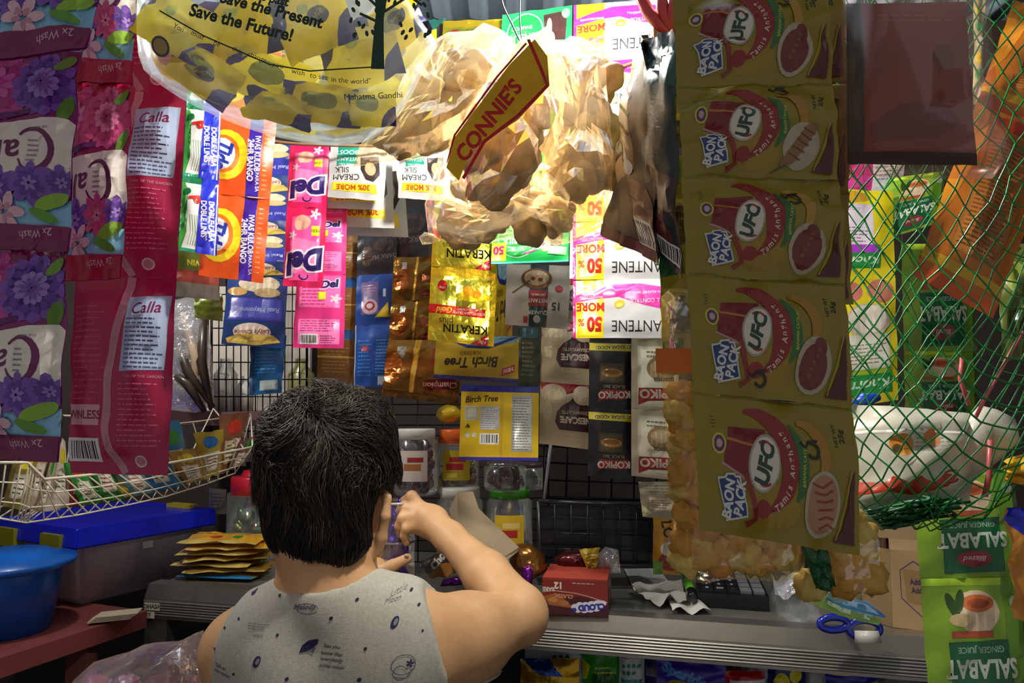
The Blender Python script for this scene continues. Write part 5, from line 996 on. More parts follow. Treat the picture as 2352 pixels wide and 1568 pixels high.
# ---------------------------------------------------------------- left: plank, storage box, pail
pk0, pk1 = PZ(-120, 1550, 1.10), PZ(338, 1402, 1.10)
pd = (pk1-pk0).normalized(); pp = Vector((-pd.y, pd.x, 0)); v = [pk0, pk1, pk1+pp*.62, pk0+pp*.62]; dn_ = Vector((0, 0, -.035))
ls = empty('side_shelf', Vector((pk0.x, pk0.y, 0)), 'reddish brown wooden side bench carrying the blue pail and storage box', 'shelf')
MB().add(v+[x+dn_ for x in v], [(0, 1, 2, 3), (7, 6, 5, 4), (0, 4, 5, 1), (1, 5, 6, 2), (2, 6, 7, 3), (3, 7, 4, 0)], M('#6a2c2a', 'matte')).build('board', ls)
for s in (.06, (pk1-pk0).length-.12):
    for t in (.04, .56): a = pk0+pd*s+pp*t; MB().box((a.x-.02, a.y-.02, 0), (a.x+.02, a.y+.02, 1.065), M('#5a2a28', 'matte')).build('leg', ls)
def frustum(mb, b0, b1, b2, b3, t0, t1, t2, t3, m): return mb.add([b0, b1, b2, b3, t0, t1, t2, t3], [(3, 2, 1, 0), (4, 5, 6, 7), (0, 1, 5, 4), (1, 2, 6, 5), (2, 3, 7, 6), (3, 0, 4, 7)], m)
zb, zl = 1.101, 1.24
A = PZ(180, 1250, zl); B = PZ(476, 1198, zl); d_ = (B-A).normalized(); p_ = Vector((-d_.y, d_.x, 0)); dep = .30
sb = empty('storage_box', Vector((A.x, A.y, zb)), 'translucent storage box with bright blue lid on the side bench', 'storage box')
ins = .022
bt_ = [A+d_*.0+p_*.0, B, B+p_*dep, A+p_*dep]; lo = [A+d_*ins+p_*ins, B-d_*ins+p_*ins, B-d_*ins+p_*(dep-ins), A+d_*ins+p_*(dep-ins)]; lo = [Vector((q.x, q.y, zb)) for q in lo]
bm = bmesh.new(); vv = [bm.verts.new(x) for x in lo+bt_]
for f in [(3, 2, 1, 0), (0, 1, 5, 4), (1, 2, 6, 5), (2, 3, 7, 6), (3, 0, 4, 7)]: bm.faces.new([vv[i] for i in f])
bmesh.ops.bevel(bm, geom=[e_ for e_ in bm.edges if len(e_.link_faces) == 2], offset=.014, segments=3, affect='EDGES')
MB().bm(bm, film('box_plastic', '#f0e6ee', .85, .5, 4, .25, .1)).build('box_body', sb, True)
bm = bmesh.new(); o_ = .018; lt_ = [A-d_*o_-p_*o_, B+d_*o_-p_*o_, B+d_*o_+p_*(dep+o_), A-d_*o_+p_*(dep+o_)]; U1_ = Vector((0, 0, .036)); U0_ = Vector((0, 0, -.008))
vv = [bm.verts.new(x) for x in [q+U0_ for q in lt_]+[q+U1_-(q-(A+B)/2-p_*dep/2)*.03 for q in lt_]]
for f in [(3, 2, 1, 0), (4, 5, 6, 7), (0, 1, 5, 4), (1, 2, 6, 5), (2, 3, 7, 6), (3, 0, 4, 7)]: bm.faces.new([vv[i] for i in f])
tf = [f for f in bm.faces if f.normal.z > .9 or f.calc_center_median().z > zl+.03]; bm.normal_update()
tf = [max(bm.faces, key=lambda f: f.calc_center_median().z)]
bmesh.ops.inset_region(bm, faces=tf, thickness=.022); bmesh.ops.translate(bm, verts=tf[0].verts[:], vec=(0, 0, -.008)); 
bmesh.ops.bevel(bm, geom=bm.edges[:], offset=.004, segments=2, affect='EDGES')
MB().bm(bm, M('#1420c4', 'plastic')).build('lid', sb)
for s, t in ((-.012, .03), (-.012, .2)): a = A+d_*s+p_*t; MB().add([a+d_*x+p_*y+Vector((0, 0, z)) for z in (-.02, .02) for x, y in ((-.012, 0), (.012, 0), (.012, .07), (-.012, .07))], [(3, 2, 1, 0), (4, 5, 6, 7), (0, 1, 5, 4), (1, 2, 6, 5), (2, 3, 7, 6), (3, 0, 4, 7)], M('#8a8a1c', 'plastic')).build('clip', sb)
a = B+d_*.006+p_*.06; MB().add([a+d_*x+p_*y+Vector((0, 0, z)) for z in (0, .038) for x, y in ((-.012, 0), (.016, 0), (.016, .09), (-.012, .09))], [(3, 2, 1, 0), (4, 5, 6, 7), (0, 1, 5, 4), (1, 2, 6, 5), (2, 3, 7, 6), (3, 0, 4, 7)], M('#b8a81c', 'plastic')).build('clip', sb)
flat_print('paper_tag', D(10, 8, '#b8bcb4', 'paper'), [A.lerp(B, .46)+Vector((0, -.001, -.02)), A.lerp(B, .54)+Vector((0, -.001, -.02)), A.lerp(B, .54)+Vector((0, .0, -.036)), A.lerp(B, .46)+Vector((0, .0, -.036))], sb)
for i in range(9):
    f_ = .14+.09*i; c = lo[0].lerp(lo[1], f_)+p_*(.05+.1*(i % 2))+Vector((0, 0, .035+.012*(i % 3)))
    o = lump('bread_roll', c, (.04, .035, .028), M('#b8946c', 'food'), seed=i, amp=.15, fine=.02); tag(o, 'tan roll shape dimly seen inside the translucent storage box', 'bread roll', 'tan rolls in the storage box')
pc = PZ(10, 1462, 1.101); pe = empty('pail', Vector((pc.x-.03, pc.y+.04, 1.101)), 'blue plastic pail with wide lid at the left edge of the bench', 'pail'); pc = pe.location
BL = M('#0f54b0', 'plastic')
MB().lathe([(0, 0), (.082, 0), (.10, .13), (.10, .135)], pc, BL, 36).build('pail_body', pe, True)
MB().lathe([(.10, .118), (.118, .124), (.122, .130), (.12, .136), (.085, .142), (.075, .15), (0, .152)], pc, M('#1060c0', 'plastic'), 36).build('lid', pe, True)
fl = MB()
for i in range(4): a = PZ(200+i*6, 1432-i*4, 1.105+i*.003); fl.add([a, a+Vector((.07, .03, 0)), a+Vector((.06, .07, 0)), a+Vector((-.01, .04, 0)), a+Vector((0, 0, .002)), a+Vector((.07, .03, .002)), a+Vector((.06, .07, .002)), a+Vector((-.01, .04, .002))], [(3, 2, 1, 0), (4, 5, 6, 7), (0, 1, 5, 4), (1, 2, 6, 5), (2, 3, 7, 6), (3, 0, 4, 7)], M('#b0a48c', 'paper'))
tag(fl.build('paper_stack', smooth=False), 'few pale folded papers between the pail and the storage box', 'papers')
# --- white wire basket on the left
WM = M('#d4ccb8', 'plastic'); mb = MB()
rim = [(-60, 1062, 1.02), (64, 1062, 1.06), (84, 1082, 1.07), (102, 1100, 1.08), (190, 1092, 1.13), (300, 1078, 1.22), (440, 1054, 1.34), (580, 1026, 1.48)]
bot_ = [(-60, 1180, 1.06), (36, 1196, 1.08), (60, 1200, 1.1), (180, 1182, 1.15), (280, 1162, 1.24), (380, 1140, 1.34), (470, 1112, 1.46), (540, 1086, 1.52)]
R_ = [P(*p) for p in rim]; Bt = [P(*p) for p in bot_]
mb.tube(R_, .0022, WM, 6)
def ipt(L_, t):
    x = t*(len(L_)-1); i = min(int(x), len(L_)-2); return L_[i].lerp(L_[i+1], x-i)
for lv in (.35, .7): mb.tube([ipt(R_, t/14).lerp(ipt(Bt, t/14), lv) for t in range(15)], .0013, WM, 5)
mb.tube(Bt, .0015, WM, 5)
for k in range(25):
    t = k/24; a = ipt(R_, t); b = ipt(Bt, t); mb.tube([a, a.lerp(b, .5), b, b+Vector((-.03, .08, .004)), b+Vector((-.08, .24, .01))], .0012, WM, 5)
bk = [p+Vector((-.1, .27, .06)) for p in R_]; mb.tube(bk, .0018, WM, 5); mb.tube([R_[-1], bk[-1]], .0018, WM, 5); mb.tube([ipt(Bt, t/14)+Vector((-.08, .24, .01)) for t in range(15)], .0015, WM, 5)
for k in range(13): t = k/12; mb.tube([ipt(Bt, t)+Vector((-.08, .24, .01)), ipt(bk, t)], .0012, WM, 5)
mb.tube([P(560, 1030, 1.5), P(500, 950, 1.6), P(490, 938, 1.62)], .0015, WM, 5); mb.tube([P(440, 1040, 1.5), P(480, 960, 1.6), P(490, 938, 1.62)], .0015, WM, 5)
tag(mb.build('wire_basket', smooth=True), 'white wire basket full of sachets along the left side', 'basket')
cols = [('#8a7a2c', 'olive gold'), ('#b8a888', 'cream'), ('#6a5a24', 'dark gold'), ('#a89c80', 'beige'), ('#c8beb0', 'white and red'), ('#b83a34', 'red labelled'), ('#2c8a34', 'green labelled'), ('#1f7a2c', 'bright green'), ('#c8a828', 'yellow'), ('#5a90b0', 'pale blue'), ('#1c6cb0', 'bright blue'), ('#3a7ca8', 'blue and yellow'), ('#a8803c', 'tan'), ('#b09a34', 'golden'), ('#8a5a44', 'brownish red'), ('#9a6a60', 'dull pink')]
for i in range(16):
    t = .05+.06*i; a = ipt(R_, t); b = ipt(Bt, t); a2 = ipt(R_, t+.075); b2 = ipt(Bt, min(1, t+.075)); off = Vector((-.012, .045+.01*(i % 3), .0)); up = Vector((0, 0, .012+.02*((i*7) % 3)))
    d = D(80, 120, cols[i][0]); d.r(14, 50, 66, 100, ['#d8d0c0', '#c8c0b0', '#d8c8a8'][i % 3]); d.lines(20, 56, 60, 92, 4, '#8a3a34' if i % 2 else '#3a5a34'); d.e(40, 26, 22, 14, ['#d8c828', '#2c6ab0', '#c83a2c', '#3a8a3c'][i % 4])
    pack('snack_sachet', [a+off+up*1.4+Vector((0, .02, 0)), a2+off+up*1.4+Vector((0, .02, 0)), b2+off+Vector((0, 0, .008)), b+off+Vector((0, 0, .008))], d, T=.006, seed=320+i, wr=2, nx=7, ny=8, tag_=(cols[i][1]+' sachet standing in the white wire basket, '+['first', 'second', 'third', 'fourth', 'fifth', 'sixth', 'seventh', 'eighth', 'ninth', 'tenth', 'eleventh', 'twelfth', 'thirteenth', 'fourteenth', 'fifteenth', 'sixteenth'][i]+' from its left end', 'sachet'))
# --- folded yellow sachets on the counter's left end
for i in range(7):
    x0 = 430+[0, -12, 4, -8, 8, 14, 20][i]; y0 = 1322-i*11; z = ZT+.004+i*.0125
    a = PZ(x0+80, 1340, ZT); w_ = .185; d_2 = Vector((math.cos(-.2+[0, .2, .05, .3, .12, .26, .1][i]), math.sin(-.2+[0, .2, .05, .3, .12, .26, .1][i]), 0)); p2 = Vector((-d_2.y, d_2.x, 0)); c = PZ(516+[0, 10, -14, 8, -6, 14, -2][i], 1322, ZT); c = Vector((c.x, c.y, z+.004))
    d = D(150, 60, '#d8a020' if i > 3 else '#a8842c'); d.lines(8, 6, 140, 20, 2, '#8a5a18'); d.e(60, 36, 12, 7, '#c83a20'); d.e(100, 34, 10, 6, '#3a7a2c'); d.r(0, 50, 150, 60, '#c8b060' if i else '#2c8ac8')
    q = [c-d_2*w_/2+p2*.06, c+d_2*w_/2+p2*.055, c+d_2*w_*.52-p2*.05, c-d_2*w_*.45-p2*.06]; n3 = Vector((0, 0, .006))
    q[0] += Vector((0, 0, .004)); 
    pack('yellow_sachet', q, d, T=.0055, seed=350+i, wr=1.6, nx=8, ny=6, tag_=('gold yellow sachet in the folded stack on the counter left of the person, '+['bottom', 'second', 'third', 'fourth', 'fifth', 'sixth', 'top'][i]+' layer', 'sachet', 'folded yellow sachet stack'))
# --- clear bag with orange things, bottom left
ob = empty('carrot_bag', P(330, 1600, 1.35), 'clear plastic bag holding orange vegetables at the bottom left', 'bag')
blob('bag_film', [(160, 1720), (170, 1560), (215, 1520), (290, 1500), (330, 1480), (400, 1478), (452, 1452), (480, 1560), (470, 1720)], 1.3, .11, film('veg_bag', '#f0e0e0', .22, .9, 16, .08), rings=9, amp=.3, parent=ob, seed=2, centre=(330, 1600))
for i in range(10): tag(lump('orange_vegetable', P(210+i*26, 1596+(i % 3)*24, 1.3+.03*(i % 2)), (.03, .03, .034), M('#c8642c' if i % 3 else '#8a4a6a', 'plastic'), seed=i, amp=.12, fine=.02), 'rounded orange or purple vegetable inside the clear bag', 'vegetable', 'vegetables in the bottom left bag')
st_ = MB(); a = P(330, 1560, 1.34); st_.box((a.x-.2, a.y-.14, 0), (a.x+.2, a.y+.16, P(330, 1735, 1.3).z), M('#1f1d1c', 'matte'), bevel=.01); tag(st_.build('dark_crate'), 'dark crate standing under the vegetable bag, below the counter end', 'crate')
# ================================================================ THE PERSON, seen from behind
def fld_ell(c, r, R=None):
    c = np.array(c); r = np.array(r, float); R = np.array(R) if R is not None else None
    def f(X):
        q = X-c
        if R is not None: q = q@R            # to local axes (columns of R)
        k0 = np.sqrt(((q/r)**2).sum(-1)); k1 = np.sqrt(((q/(r*r))**2).sum(-1))+1e-9
        return k0*(k0-1)/k1
    m = float(max(r)); return f, c-m, c+m
def fld_cap(a, b, ra, rb):
    a = np.array(a, float); b = np.array(b, float); d = b-a; L2 = float(d@d)+1e-12
    def f(X):
        q = X-a; t = np.clip((q@d)/L2, 0, 1); return np.sqrt(((q-t[..., None]*d)**2).sum(-1))-(ra+(rb-ra)*t)
    m = max(ra, rb); return f, np.minimum(a, b)-m, np.maximum(a, b)+m
def smin(a, b, k):
    h = np.clip(.5+.5*(b-a)/k, 0, 1); return b*(1-h)+a*h-k*h*(1-h)
def smax(a, b, k): return -smin(-a, -b, k)
def eval_grid(prims, lo, hi, h):
    lo = np.array(lo); n = np.ceil((np.array(hi)-lo)/h).astype(int)+1
    D_ = np.full(n, .5, np.float32)
    for (f, a, b), k in prims:
        i0 = np.maximum(np.floor((a-lo-k*1.5-.02)/h).astype(int), 0); i1 = np.minimum(np.ceil((b-lo+k*1.5+.02)/h).astype(int)+1, n)
        if (i1 <= i0).any(): continue
        ax = [lo[j]+h*np.arange(i0[j], i1[j]) for j in range(3)]
        X = np.stack(np.meshgrid(*ax, indexing='ij'), -1); s = tuple(slice(i0[j], i1[j]) for j in range(3))
        D_[s] = smin(D_[s], f(X), k)
    return D_, lo
def nets(D_, lo, h):
    """surface nets: a closed quad mesh of the zero level"""
    D_ = D_.copy(); D_[0] = D_[-1] = .01; D_[:, 0] = D_[:, -1] = .01; D_[:, :, 0] = D_[:, :, -1] = .01
    S = D_ < 0; n = np.array(D_.shape)-1; acc = np.zeros(tuple(n)+(3,), np.float32); cnt = np.zeros(tuple(n), np.float32)
    cor = [(i, j, k) for i in (0, 1) for j in (0, 1) for k in (0, 1)]
    def sub(A, c): return A[c[0]:c[0]+n[0], c[1]:c[1]+n[1], c[2]:c[2]+n[2]]
    for a in cor:
        for ax in range(3):
            if a[ax]: continue
            b = list(a); b[ax] = 1; b = tuple(b); da, db = sub(D_, a), sub(D_, b); m = (da < 0) != (db < 0)
            t = np.where(m, da/(da-db+1e-12), 0); 
            for q in range(3): acc[..., q] += np.where(m, a[q]+(t if q == ax else 0), 0)
            cnt += m
    ac = cnt > 0; idx = -np.ones(tuple(n), int); idx[ac] = np.arange(ac.sum())
    I = np.argwhere(ac); V = lo+h*(I+acc[ac]/cnt[ac][:, None]); Fq = []
    for ax in range(3):
        o = [q for q in range(3) if q != ax]; sl0 = [slice(1, n[q]) for q in range(3)]; sl0[ax] = slice(0, n[ax]); sl1 = list(sl0); sl1[ax] = slice(1, n[ax]+1)
        a = S[tuple(sl0)]; b = S[tuple(sl1)]; E = np.argwhere(a != b)
        if not len(E): continue
        E = E+np.array([0 if q == ax else 1 for q in range(3)]); sg = S[tuple(E.T)]
        u = np.zeros(3, int); u[o[0]] = 1; v = np.zeros(3, int); v[o[1]] = 1
        q = [idx[tuple((E-d).T)] for d in (u+v, v, 0*u, u)]; f = np.stack(q, 1); flip = sg if ax != 1 else ~sg
        f[~flip] = f[~flip][:, ::-1]; Fq.append(f)
    return V, np.concatenate(Fq)
def p3(x, y, Y): return np.array(P(x, y, Y))
pers = empty('person', Vector((P(740, 1500, 1.05).x, 1.05, 0)), 'person with short dark hair and grey sleeveless top, seen from behind, reaching into a jar', 'person')
hc = p3(757, 1105, 1.04)
yaw = math.radians(-24); pit = math.radians(-22)
fw = np.array([-math.sin(yaw)*math.cos(pit), math.cos(yaw)*math.cos(pit), math.sin(pit)]); rt = np.array([math.cos(yaw), math.sin(yaw), 0]); upv = np.cross(rt, fw)
HR = np.stack([rt, fw, upv], 1)
def hd(x, y, z): return hc+rt*x+fw*y+upv*z
torso = [(fld_ell(p3(738, 1640, 1.07), (.142, .100, .17)), .02), (fld_ell(p3(742, 1510, 1.045), (.138, .080, .09)), .04),
         (fld_cap(p3(562, 1480, 1.035), p3(925, 1450, 1.035), .044, .046), .03), (fld_ell(p3(735, 1900, 1.09), (.135, .10, .24)), .08),
         (fld_cap(p3(745, 1375, 1.015), p3(620, 1430, 1.03), .050, .040), .025), (fld_cap(p3(760, 1375, 1.015), p3(905, 1400, 1.03), .050, .037), .025),
         (fld_ell(p3(850, 1520, 1.0), (.055, .045, .09)), .03), (fld_ell(p3(640, 1540, 1.0), (.05, .045, .09)), .03)]
S_ = [1, 2, 3]
arms = [(fld_cap(p3(950, 1462, 1.035), p3(1075, 1452, 1.11), .058, .054), .035), (fld_cap(p3(1075, 1452, 1.11), p3(1192, 1422, 1.19), .054, .041), .02),
        (fld_cap(p3(955, 1540, 1.03), p3(1095, 1495, 1.12), .050, .034), .04), (fld_ell(p3(1198, 1412, 1.19), (.038, .040, .040)), .015),
        (fld_cap(p3(1188, 1400, 1.195), p3(1118, 1320, 1.27), .041, .0385), .02), (fld_cap(p3(1118, 1320, 1.27), p3(1036, 1237, 1.355), .0385, .0265), .015),
        # right hand: palm back, knuckles, five fingers
        (fld_cap(p3(1030, 1232, 1.36), p3(985, 1195, 1.39), .026, .027), .02), (fld_cap(p3(1000, 1190, 1.39), p3(955, 1175, 1.405), .022, .019), .015), (fld_cap(p3(1000, 1215, 1.385), p3(950, 1203, 1.395), .020, .016), .012),
        (fld_cap(p3(965, 1165, 1.405), p3(946, 1140, 1.41), .0125, .0115), .007), (fld_cap(p3(946, 1140, 1.41), p3(930, 1150, 1.435), .0112, .0095), .004), (fld_cap(p3(930, 1150, 1.435), p3(924, 1172, 1.445), .0095, .008), .003),
        (fld_cap(p3(952, 1172, 1.40), p3(926, 1166, 1.41), .0125, .0112), .006), (fld_cap(p3(926, 1166, 1.41), p3(914, 1182, 1.425), .0108, .0092), .004), (fld_cap(p3(914, 1182, 1.425), p3(916, 1204, 1.435), .0092, .0078), .003),
        (fld_cap(p3(950, 1188, 1.39), p3(925, 1190, 1.395), .012, .0108), .006), (fld_cap(p3(925, 1190, 1.395), p3(916, 1208, 1.40), .0104, .009), .004), (fld_cap(p3(916, 1208, 1.40), p3(920, 1228, 1.41), .0088, .0075), .003),
        (fld_cap(p3(955, 1207, 1.385), p3(934, 1213, 1.385), .011, .0095), .006), (fld_cap(p3(934, 1213, 1.385), p3(928, 1230, 1.39), .0092, .008), .004), (fld_cap(p3(928, 1230, 1.39), p3(934, 1246, 1.398), .008, .007), .003),
        (fld_cap(p3(1000, 1200, 1.40), p3(975, 1210, 1.43), .014, .012), .008), (fld_cap(p3(975, 1210, 1.43), p3(948, 1200, 1.445), .0118, .0095), .004),
        # left arm, mostly hidden
        (fld_cap(p3(548, 1500, 1.035), p3(560, 1600, 1.14), .049, .044), .03), (fld_cap(p3(560, 1600, 1.14), p3(640, 1590, 1.2), .046, .042), .03), (fld_cap(p3(640, 1590, 1.2), p3(835, 1370, 1.36), .041, .027), .03),
        (fld_cap(p3(840, 1362, 1.365), p3(862, 1318, 1.405), .026, .024), .015), (fld_cap(p3(848, 1338, 1.38), p3(868, 1302, 1.40), .020, .017), .012),
        (fld_cap(p3(862, 1318, 1.385), p3(900, 1300, 1.383), .0145, .012), .008), (fld_cap(p3(900, 1300, 1.383), p3(936, 1282, 1.386), .0118, .0092), .004)]
for i in range(4):      # left fingers round the far side of the jar
    z = 1300+i*15; arms += [(fld_cap(p3(868, z+4, 1.43), p3(872, z-2, 1.472), .0105, .0098), .006), (fld_cap(p3(872, z-2, 1.472), p3(905, z-6, 1.486), .0096, .0085), .003), (fld_cap(p3(905, z-6, 1.486), p3(932, z-4, 1.474), .0085, .0072), .003)]
head = [(fld_ell(hd(0, -.01, .02), (.077, .094, .09), HR), .01), (fld_ell(hd(0, .035, -.045), (.056, .058, .062), HR), .03), (fld_ell(hd(0, .072, -.085), (.024, .02, .02), HR), .02),
        (fld_cap(hd(0, .088, -.005), hd(0, .105, -.035), .009, .013), .012), (fld_ell(hd(0, .088, -.062), (.024, .012, .008), HR), .008), (fld_ell(hd(0, .08, .02), (.05, .016, .012), HR), .015),
        (fld_cap(p3(745, 1350, 1.02), hd(0, -.01, -.06), .058, .056), .025), (fld_cap(p3(790, 1340, 1.02), p3(824, 1235, 1.04), .036, .027), .02),
        (fld_cap(p3(866, 1262, 1.022), p3(876, 1235, 1.018), .0085, .008), .006), (fld_cap(p3(876, 1235, 1.018), p3(885, 1185, 1.014), .0072, .007), .005), (fld_cap(p3(885, 1185, 1.014), p3(889, 1142, 1.018), .007, .0062), .004), (fld_cap(p3(889, 1142, 1.018), p3(880, 1130, 1.035), .006, .006), .004),
        (fld_cap(p3(868, 1190, 1.035), p3(872, 1150, 1.04), .010, .009), .008),
        (fld_ell(hd(-.082, .0, -.01), (.008, .018, .03), HR), .008)]
HS = .0032
Dg, lo = eval_grid(torso+arms+head, (-.50, .86, .82), (.10, 1.52, 1.57), HS)
V, Fq = nets(Dg, lo, HS)
SK = M('#dcae80', 'skin')
body = mesh_obj('body', [tuple(v) for v in V], [tuple(int(i) for i in f) for f in Fq], SK, None, pers)
sm = body.modifiers.new('relax', 'SMOOTH'); sm.factor = .5; sm.iterations = 3
for i, s in ((1, -1), (2, 1)):
    MB().lathe([(0, -.011), (.008, -.008), (.011, 0), (.008, .008), (0, .011)], Vector(hd(s*.03, .074, .0)), M('#e8e4dc', 'gloss'), 12).build('eye', pers, True)
ep = MB(); R0 = Vector(p3(867, 1268, 1.018)); ep.tube([R0+Vector((.006*math.cos(t), 0, .006*math.sin(t))) for t in [2*math.pi*k/16 for k in range(17)]], .0011, M('#e8c050', 'metal'), 6, False); ep.build('earring', pers, True)
# thumb nail and right index nail
for (x, y, Y) in ((934, 1276, 1.376),):
    MB().box(p3(x, y, Y)-np.array((.0045, .0005, .0035)), p3(x, y, Y)+np.array((.0045, .0012, .0035)), M('#d8ac90', 'plastic'), bevel=.0014).build('nail', pers, True)
# --- sleeveless top
def cut(f): return f
tg, lo2 = eval_grid(torso+[arms[0], arms[2]], (-.50, .86, .82), (.10, 1.3, 1.46), .0038)
ax = [lo2[j]+.0038*np.arange(tg.shape[j]) for j in range(3)]; X = np.stack(np.meshgrid(*ax, indexing='ij'), -1)
tp, _ = eval_grid(torso, (-.50, .86, .82), (.10, 1.3, 1.46), .0038)
sh = smin(tg, tp, .01)-.0065
fold = np.sin(X[..., 0]*46+X[..., 2]*20)*np.sin(X[..., 2]*17+1)*.0016; sh = sh+fold.astype(np.float32)
neck = fld_ell(p3(752, 1296, 1.02)+np.array([-.006, .03, .03]), (.082, .125, .077))[0](X)
ra = p3(1015, 1445, 1.0)
# right armhole: a curved wall between the strap and the arm
b0 = p3(950, 1345, .97); b1 = p3(985, 1450, .95); b2 = p3(1022, 1575, .96)
xr = np.interp(X[..., 2], [b2[2], b1[2], b0[2]], [b2[0], b1[0], b0[0]]); armr = xr-X[..., 0]
l0 = p3(560, 1350, .98); l1 = p3(506, 1420, .97); l2 = p3(476, 1500, .97); l3 = p3(462, 1600, .97)
xl = np.interp(X[..., 2], [l3[2]-.1, l3[2], l2[2], l1[2], l0[2]], [l3[0]-.1, l3[0], l2[0], l1[0], l0[0]]); arml = X[..., 0]-xl
low = X[..., 2] < l3[2]-.03
sh = smax(sh, -neck, .003); sh = np.where(X[..., 2] > p3(0, 1640, .96)[2], np.maximum(np.maximum(sh, -armr), -arml), sh)
sh = smax(sh, X[..., 2]*0+(.86-X[..., 2]), .002)
V2, F2 = nets(sh.astype(np.float32), lo2, .0038)
CL_ = M('#bcb9ae', 'cloth')
from mathutils.bvhtree import BVHTree
vs_ = [Vector(v) for v in V2]; fs_ = [tuple(int(i) for i in f) for f in F2]
# relax like the body, then print on it
for _ in range(3):
    A_ = np.zeros_like(V2); C_ = np.zeros(len(V2))
    for k in range(4): np.add.at(A_, F2[:, k], V2[F2[:, (k+1) % 4]]+V2[F2[:, k-1]]); np.add.at(C_, F2[:, k], 2)
    V2 = .5*V2+.5*A_/np.maximum(C_, 1)[:, None]
vs_ = [Vector(v) for v in V2]; bvh = BVHTree.FromPolygons(vs_, fs_)
pd_ = D(600, 260, '#bcb9ae', 'cloth'); NV = '#2c2a54'; GY = '#6a6a78'
X0, Y0 = 440, 1330
def sp(x, y, r, rot=0, c=NV, e=.7): pd_.e(x-X0, y-Y0, r, r*e, c, rot, 10)
for x, y, r in [(547, 1383, 9), (552, 1378, 5), (631, 1376, 4), (771, 1350, 6), (815, 1383, 4.5), (760, 1420, 5), (933, 1376, 4), (954, 1406, 4), (529, 1435, 3.5), (636, 1459, 4), (840, 1488, 4.5), (662, 1555, 5), (827, 1557, 6), (531, 1553, 4), (490, 1461, 3.5), (468, 1510, 3.5), (530, 1360, 3), (966, 1460, 3)]: sp(x, y, r, 40, NV, .8)
for x, y in [(903, 1436), (592, 1517)]: pd_.e(x-X0, y-Y0, 8, 14, NV, -25); pd_.e(x-X0+2, y-Y0-1, 4, 8, '#8a8a94', -25)
pd_.p([(686-X0, 1500-Y0), (692-X0, 1484-Y0), (708-X0, 1472-Y0), (730-X0, 1468-Y0), (728-X0, 1480-Y0), (712-X0, 1494-Y0), (700-X0, 1498-Y0)], NV); pd_.p([(706-X0, 1496-Y0), (724-X0, 1486-Y0), (718-X0, 1502-Y0)], '#7a7a88')
for i, s in enumerate(['See you', 'know that', 'everybody', 'some moon']): pd_.t(s, 762-X0, 1486+i*15-Y0, 9, '#5a5a64', -3, .02, .3)
pd_.t('Melody', 700-X0, 1395-Y0, 13, '#6a5a6a', 4, .02, .4); pd_.arc(705-X0, 1398-Y0, 26, 12, 0, 330, 2, GY)
pd_.t('Little', 905-X0, 1372-Y0, 13, '#8a8a88', 18, .0, .4); pd_.t('Moon', 895-X0, 1388-Y0, 11, '#8a8a88', 8, .0, .4); pd_.lines(560-X0, 1436-Y0, 622-X0, 1452-Y0, 3, '#8a8896', 5, .3); pd_.t('stars', 590-X0, 1462-Y0, 9, '#7a7a84', 0, 0, .3)
pd_.t('Talk to', 490-X0, 1545-Y0, 9, '#6a6a74', -8, .01, .2); pd_.t('me moon', 495-X0, 1560-Y0, 9, '#6a6a74', -8, .01, .2)
pd_.arc(925-X0, 1530-Y0, 27, 22, 0, 355, 2, GY, 10, 22); pd_.arc(918-X0, 1548-Y0, 16, 16, 20, 300, 2, GY, 0, 16); pd_.ln([(904-X0, 1556-Y0), (930-X0, 1562-Y0), (946-X0, 1540-Y0)], 2, GY); pd_.flower(940-X0, 1528-Y0, 9, [NV, '#4a3a7a'], 5, 2)
gv_, gf_, gc_ = pd_.grid(60, 26); base_n = len(vs_); ok = {}; mats_ = [M(c, 'cloth') for c in gc_]
allV = list(vs_); allF = list(fs_); allM = [0]*len(fs_)
for i, (u, v, ly) in enumerate(gv_):
    q = P(X0+u*600, Y0+v*260, .95); h_ = bvh.ray_cast(Vector((q.x, .8, q.z)), Vector((0, 1, 0)))
    if h_[0] is not None and h_[0].y < 1.04: ok[i] = len(allV); allV.append(h_[0]+Vector((0, -.0009-LAYER*ly, 0)))
for f, m in gf_:
    if all(i in ok for i in f) and max(allV[ok[i]].y for i in f)-min(allV[ok[i]].y for i in f) < .02: allF.append(tuple(ok[i] for i in f)); allM.append(m)
shirt = mesh_obj('tank_top', allV, allF, mats_, allM, pers)
# collar band
nb = []
for x, y in [(596, 1346), (625, 1366), (660, 1380), (700, 1386), (745, 1384), (790, 1374), (830, 1356), (868, 1332)]:
    q = P(x, y, .95); h_ = bvh.ray_cast(Vector((q.x, .8, q.z)), Vector((0, 1, 0))); nb.append((h_[0] if h_[0] is not None and h_[0].y < 1.05 else Vector((q.x, .985, q.z)))+Vector((0, -.001, 0)))
# --- trousers and shoes (below the frame)
tr = MB(); TR = M('#2a2c38', 'cloth'); wx, wy = P(735, 1700, 1.08).x, 1.08
tr.lathe([(.145, 1.0), (.15, .95), (.16, .86), (.155, .80), (.12, .74)], (wx, wy, 0), TR, 28)
for s in (-1, 1): tr.lathe([(.05, .84), (.088, .78), (.075, .5), (.06, .3), (.058, .09), (.05, .09)], (wx+s*.078, wy, 0), TR, 20)
tr.build('trousers', pers, True)
for s in (-1, 1): blob_ = lump('sandal', (wx+s*.085, wy+.05, .045), (.045, .12, .045), M('#3a2c28', 'plastic'), amp=.03, fine=0, parent=None); blob_.parent = pers; blob_.location -= pers.location
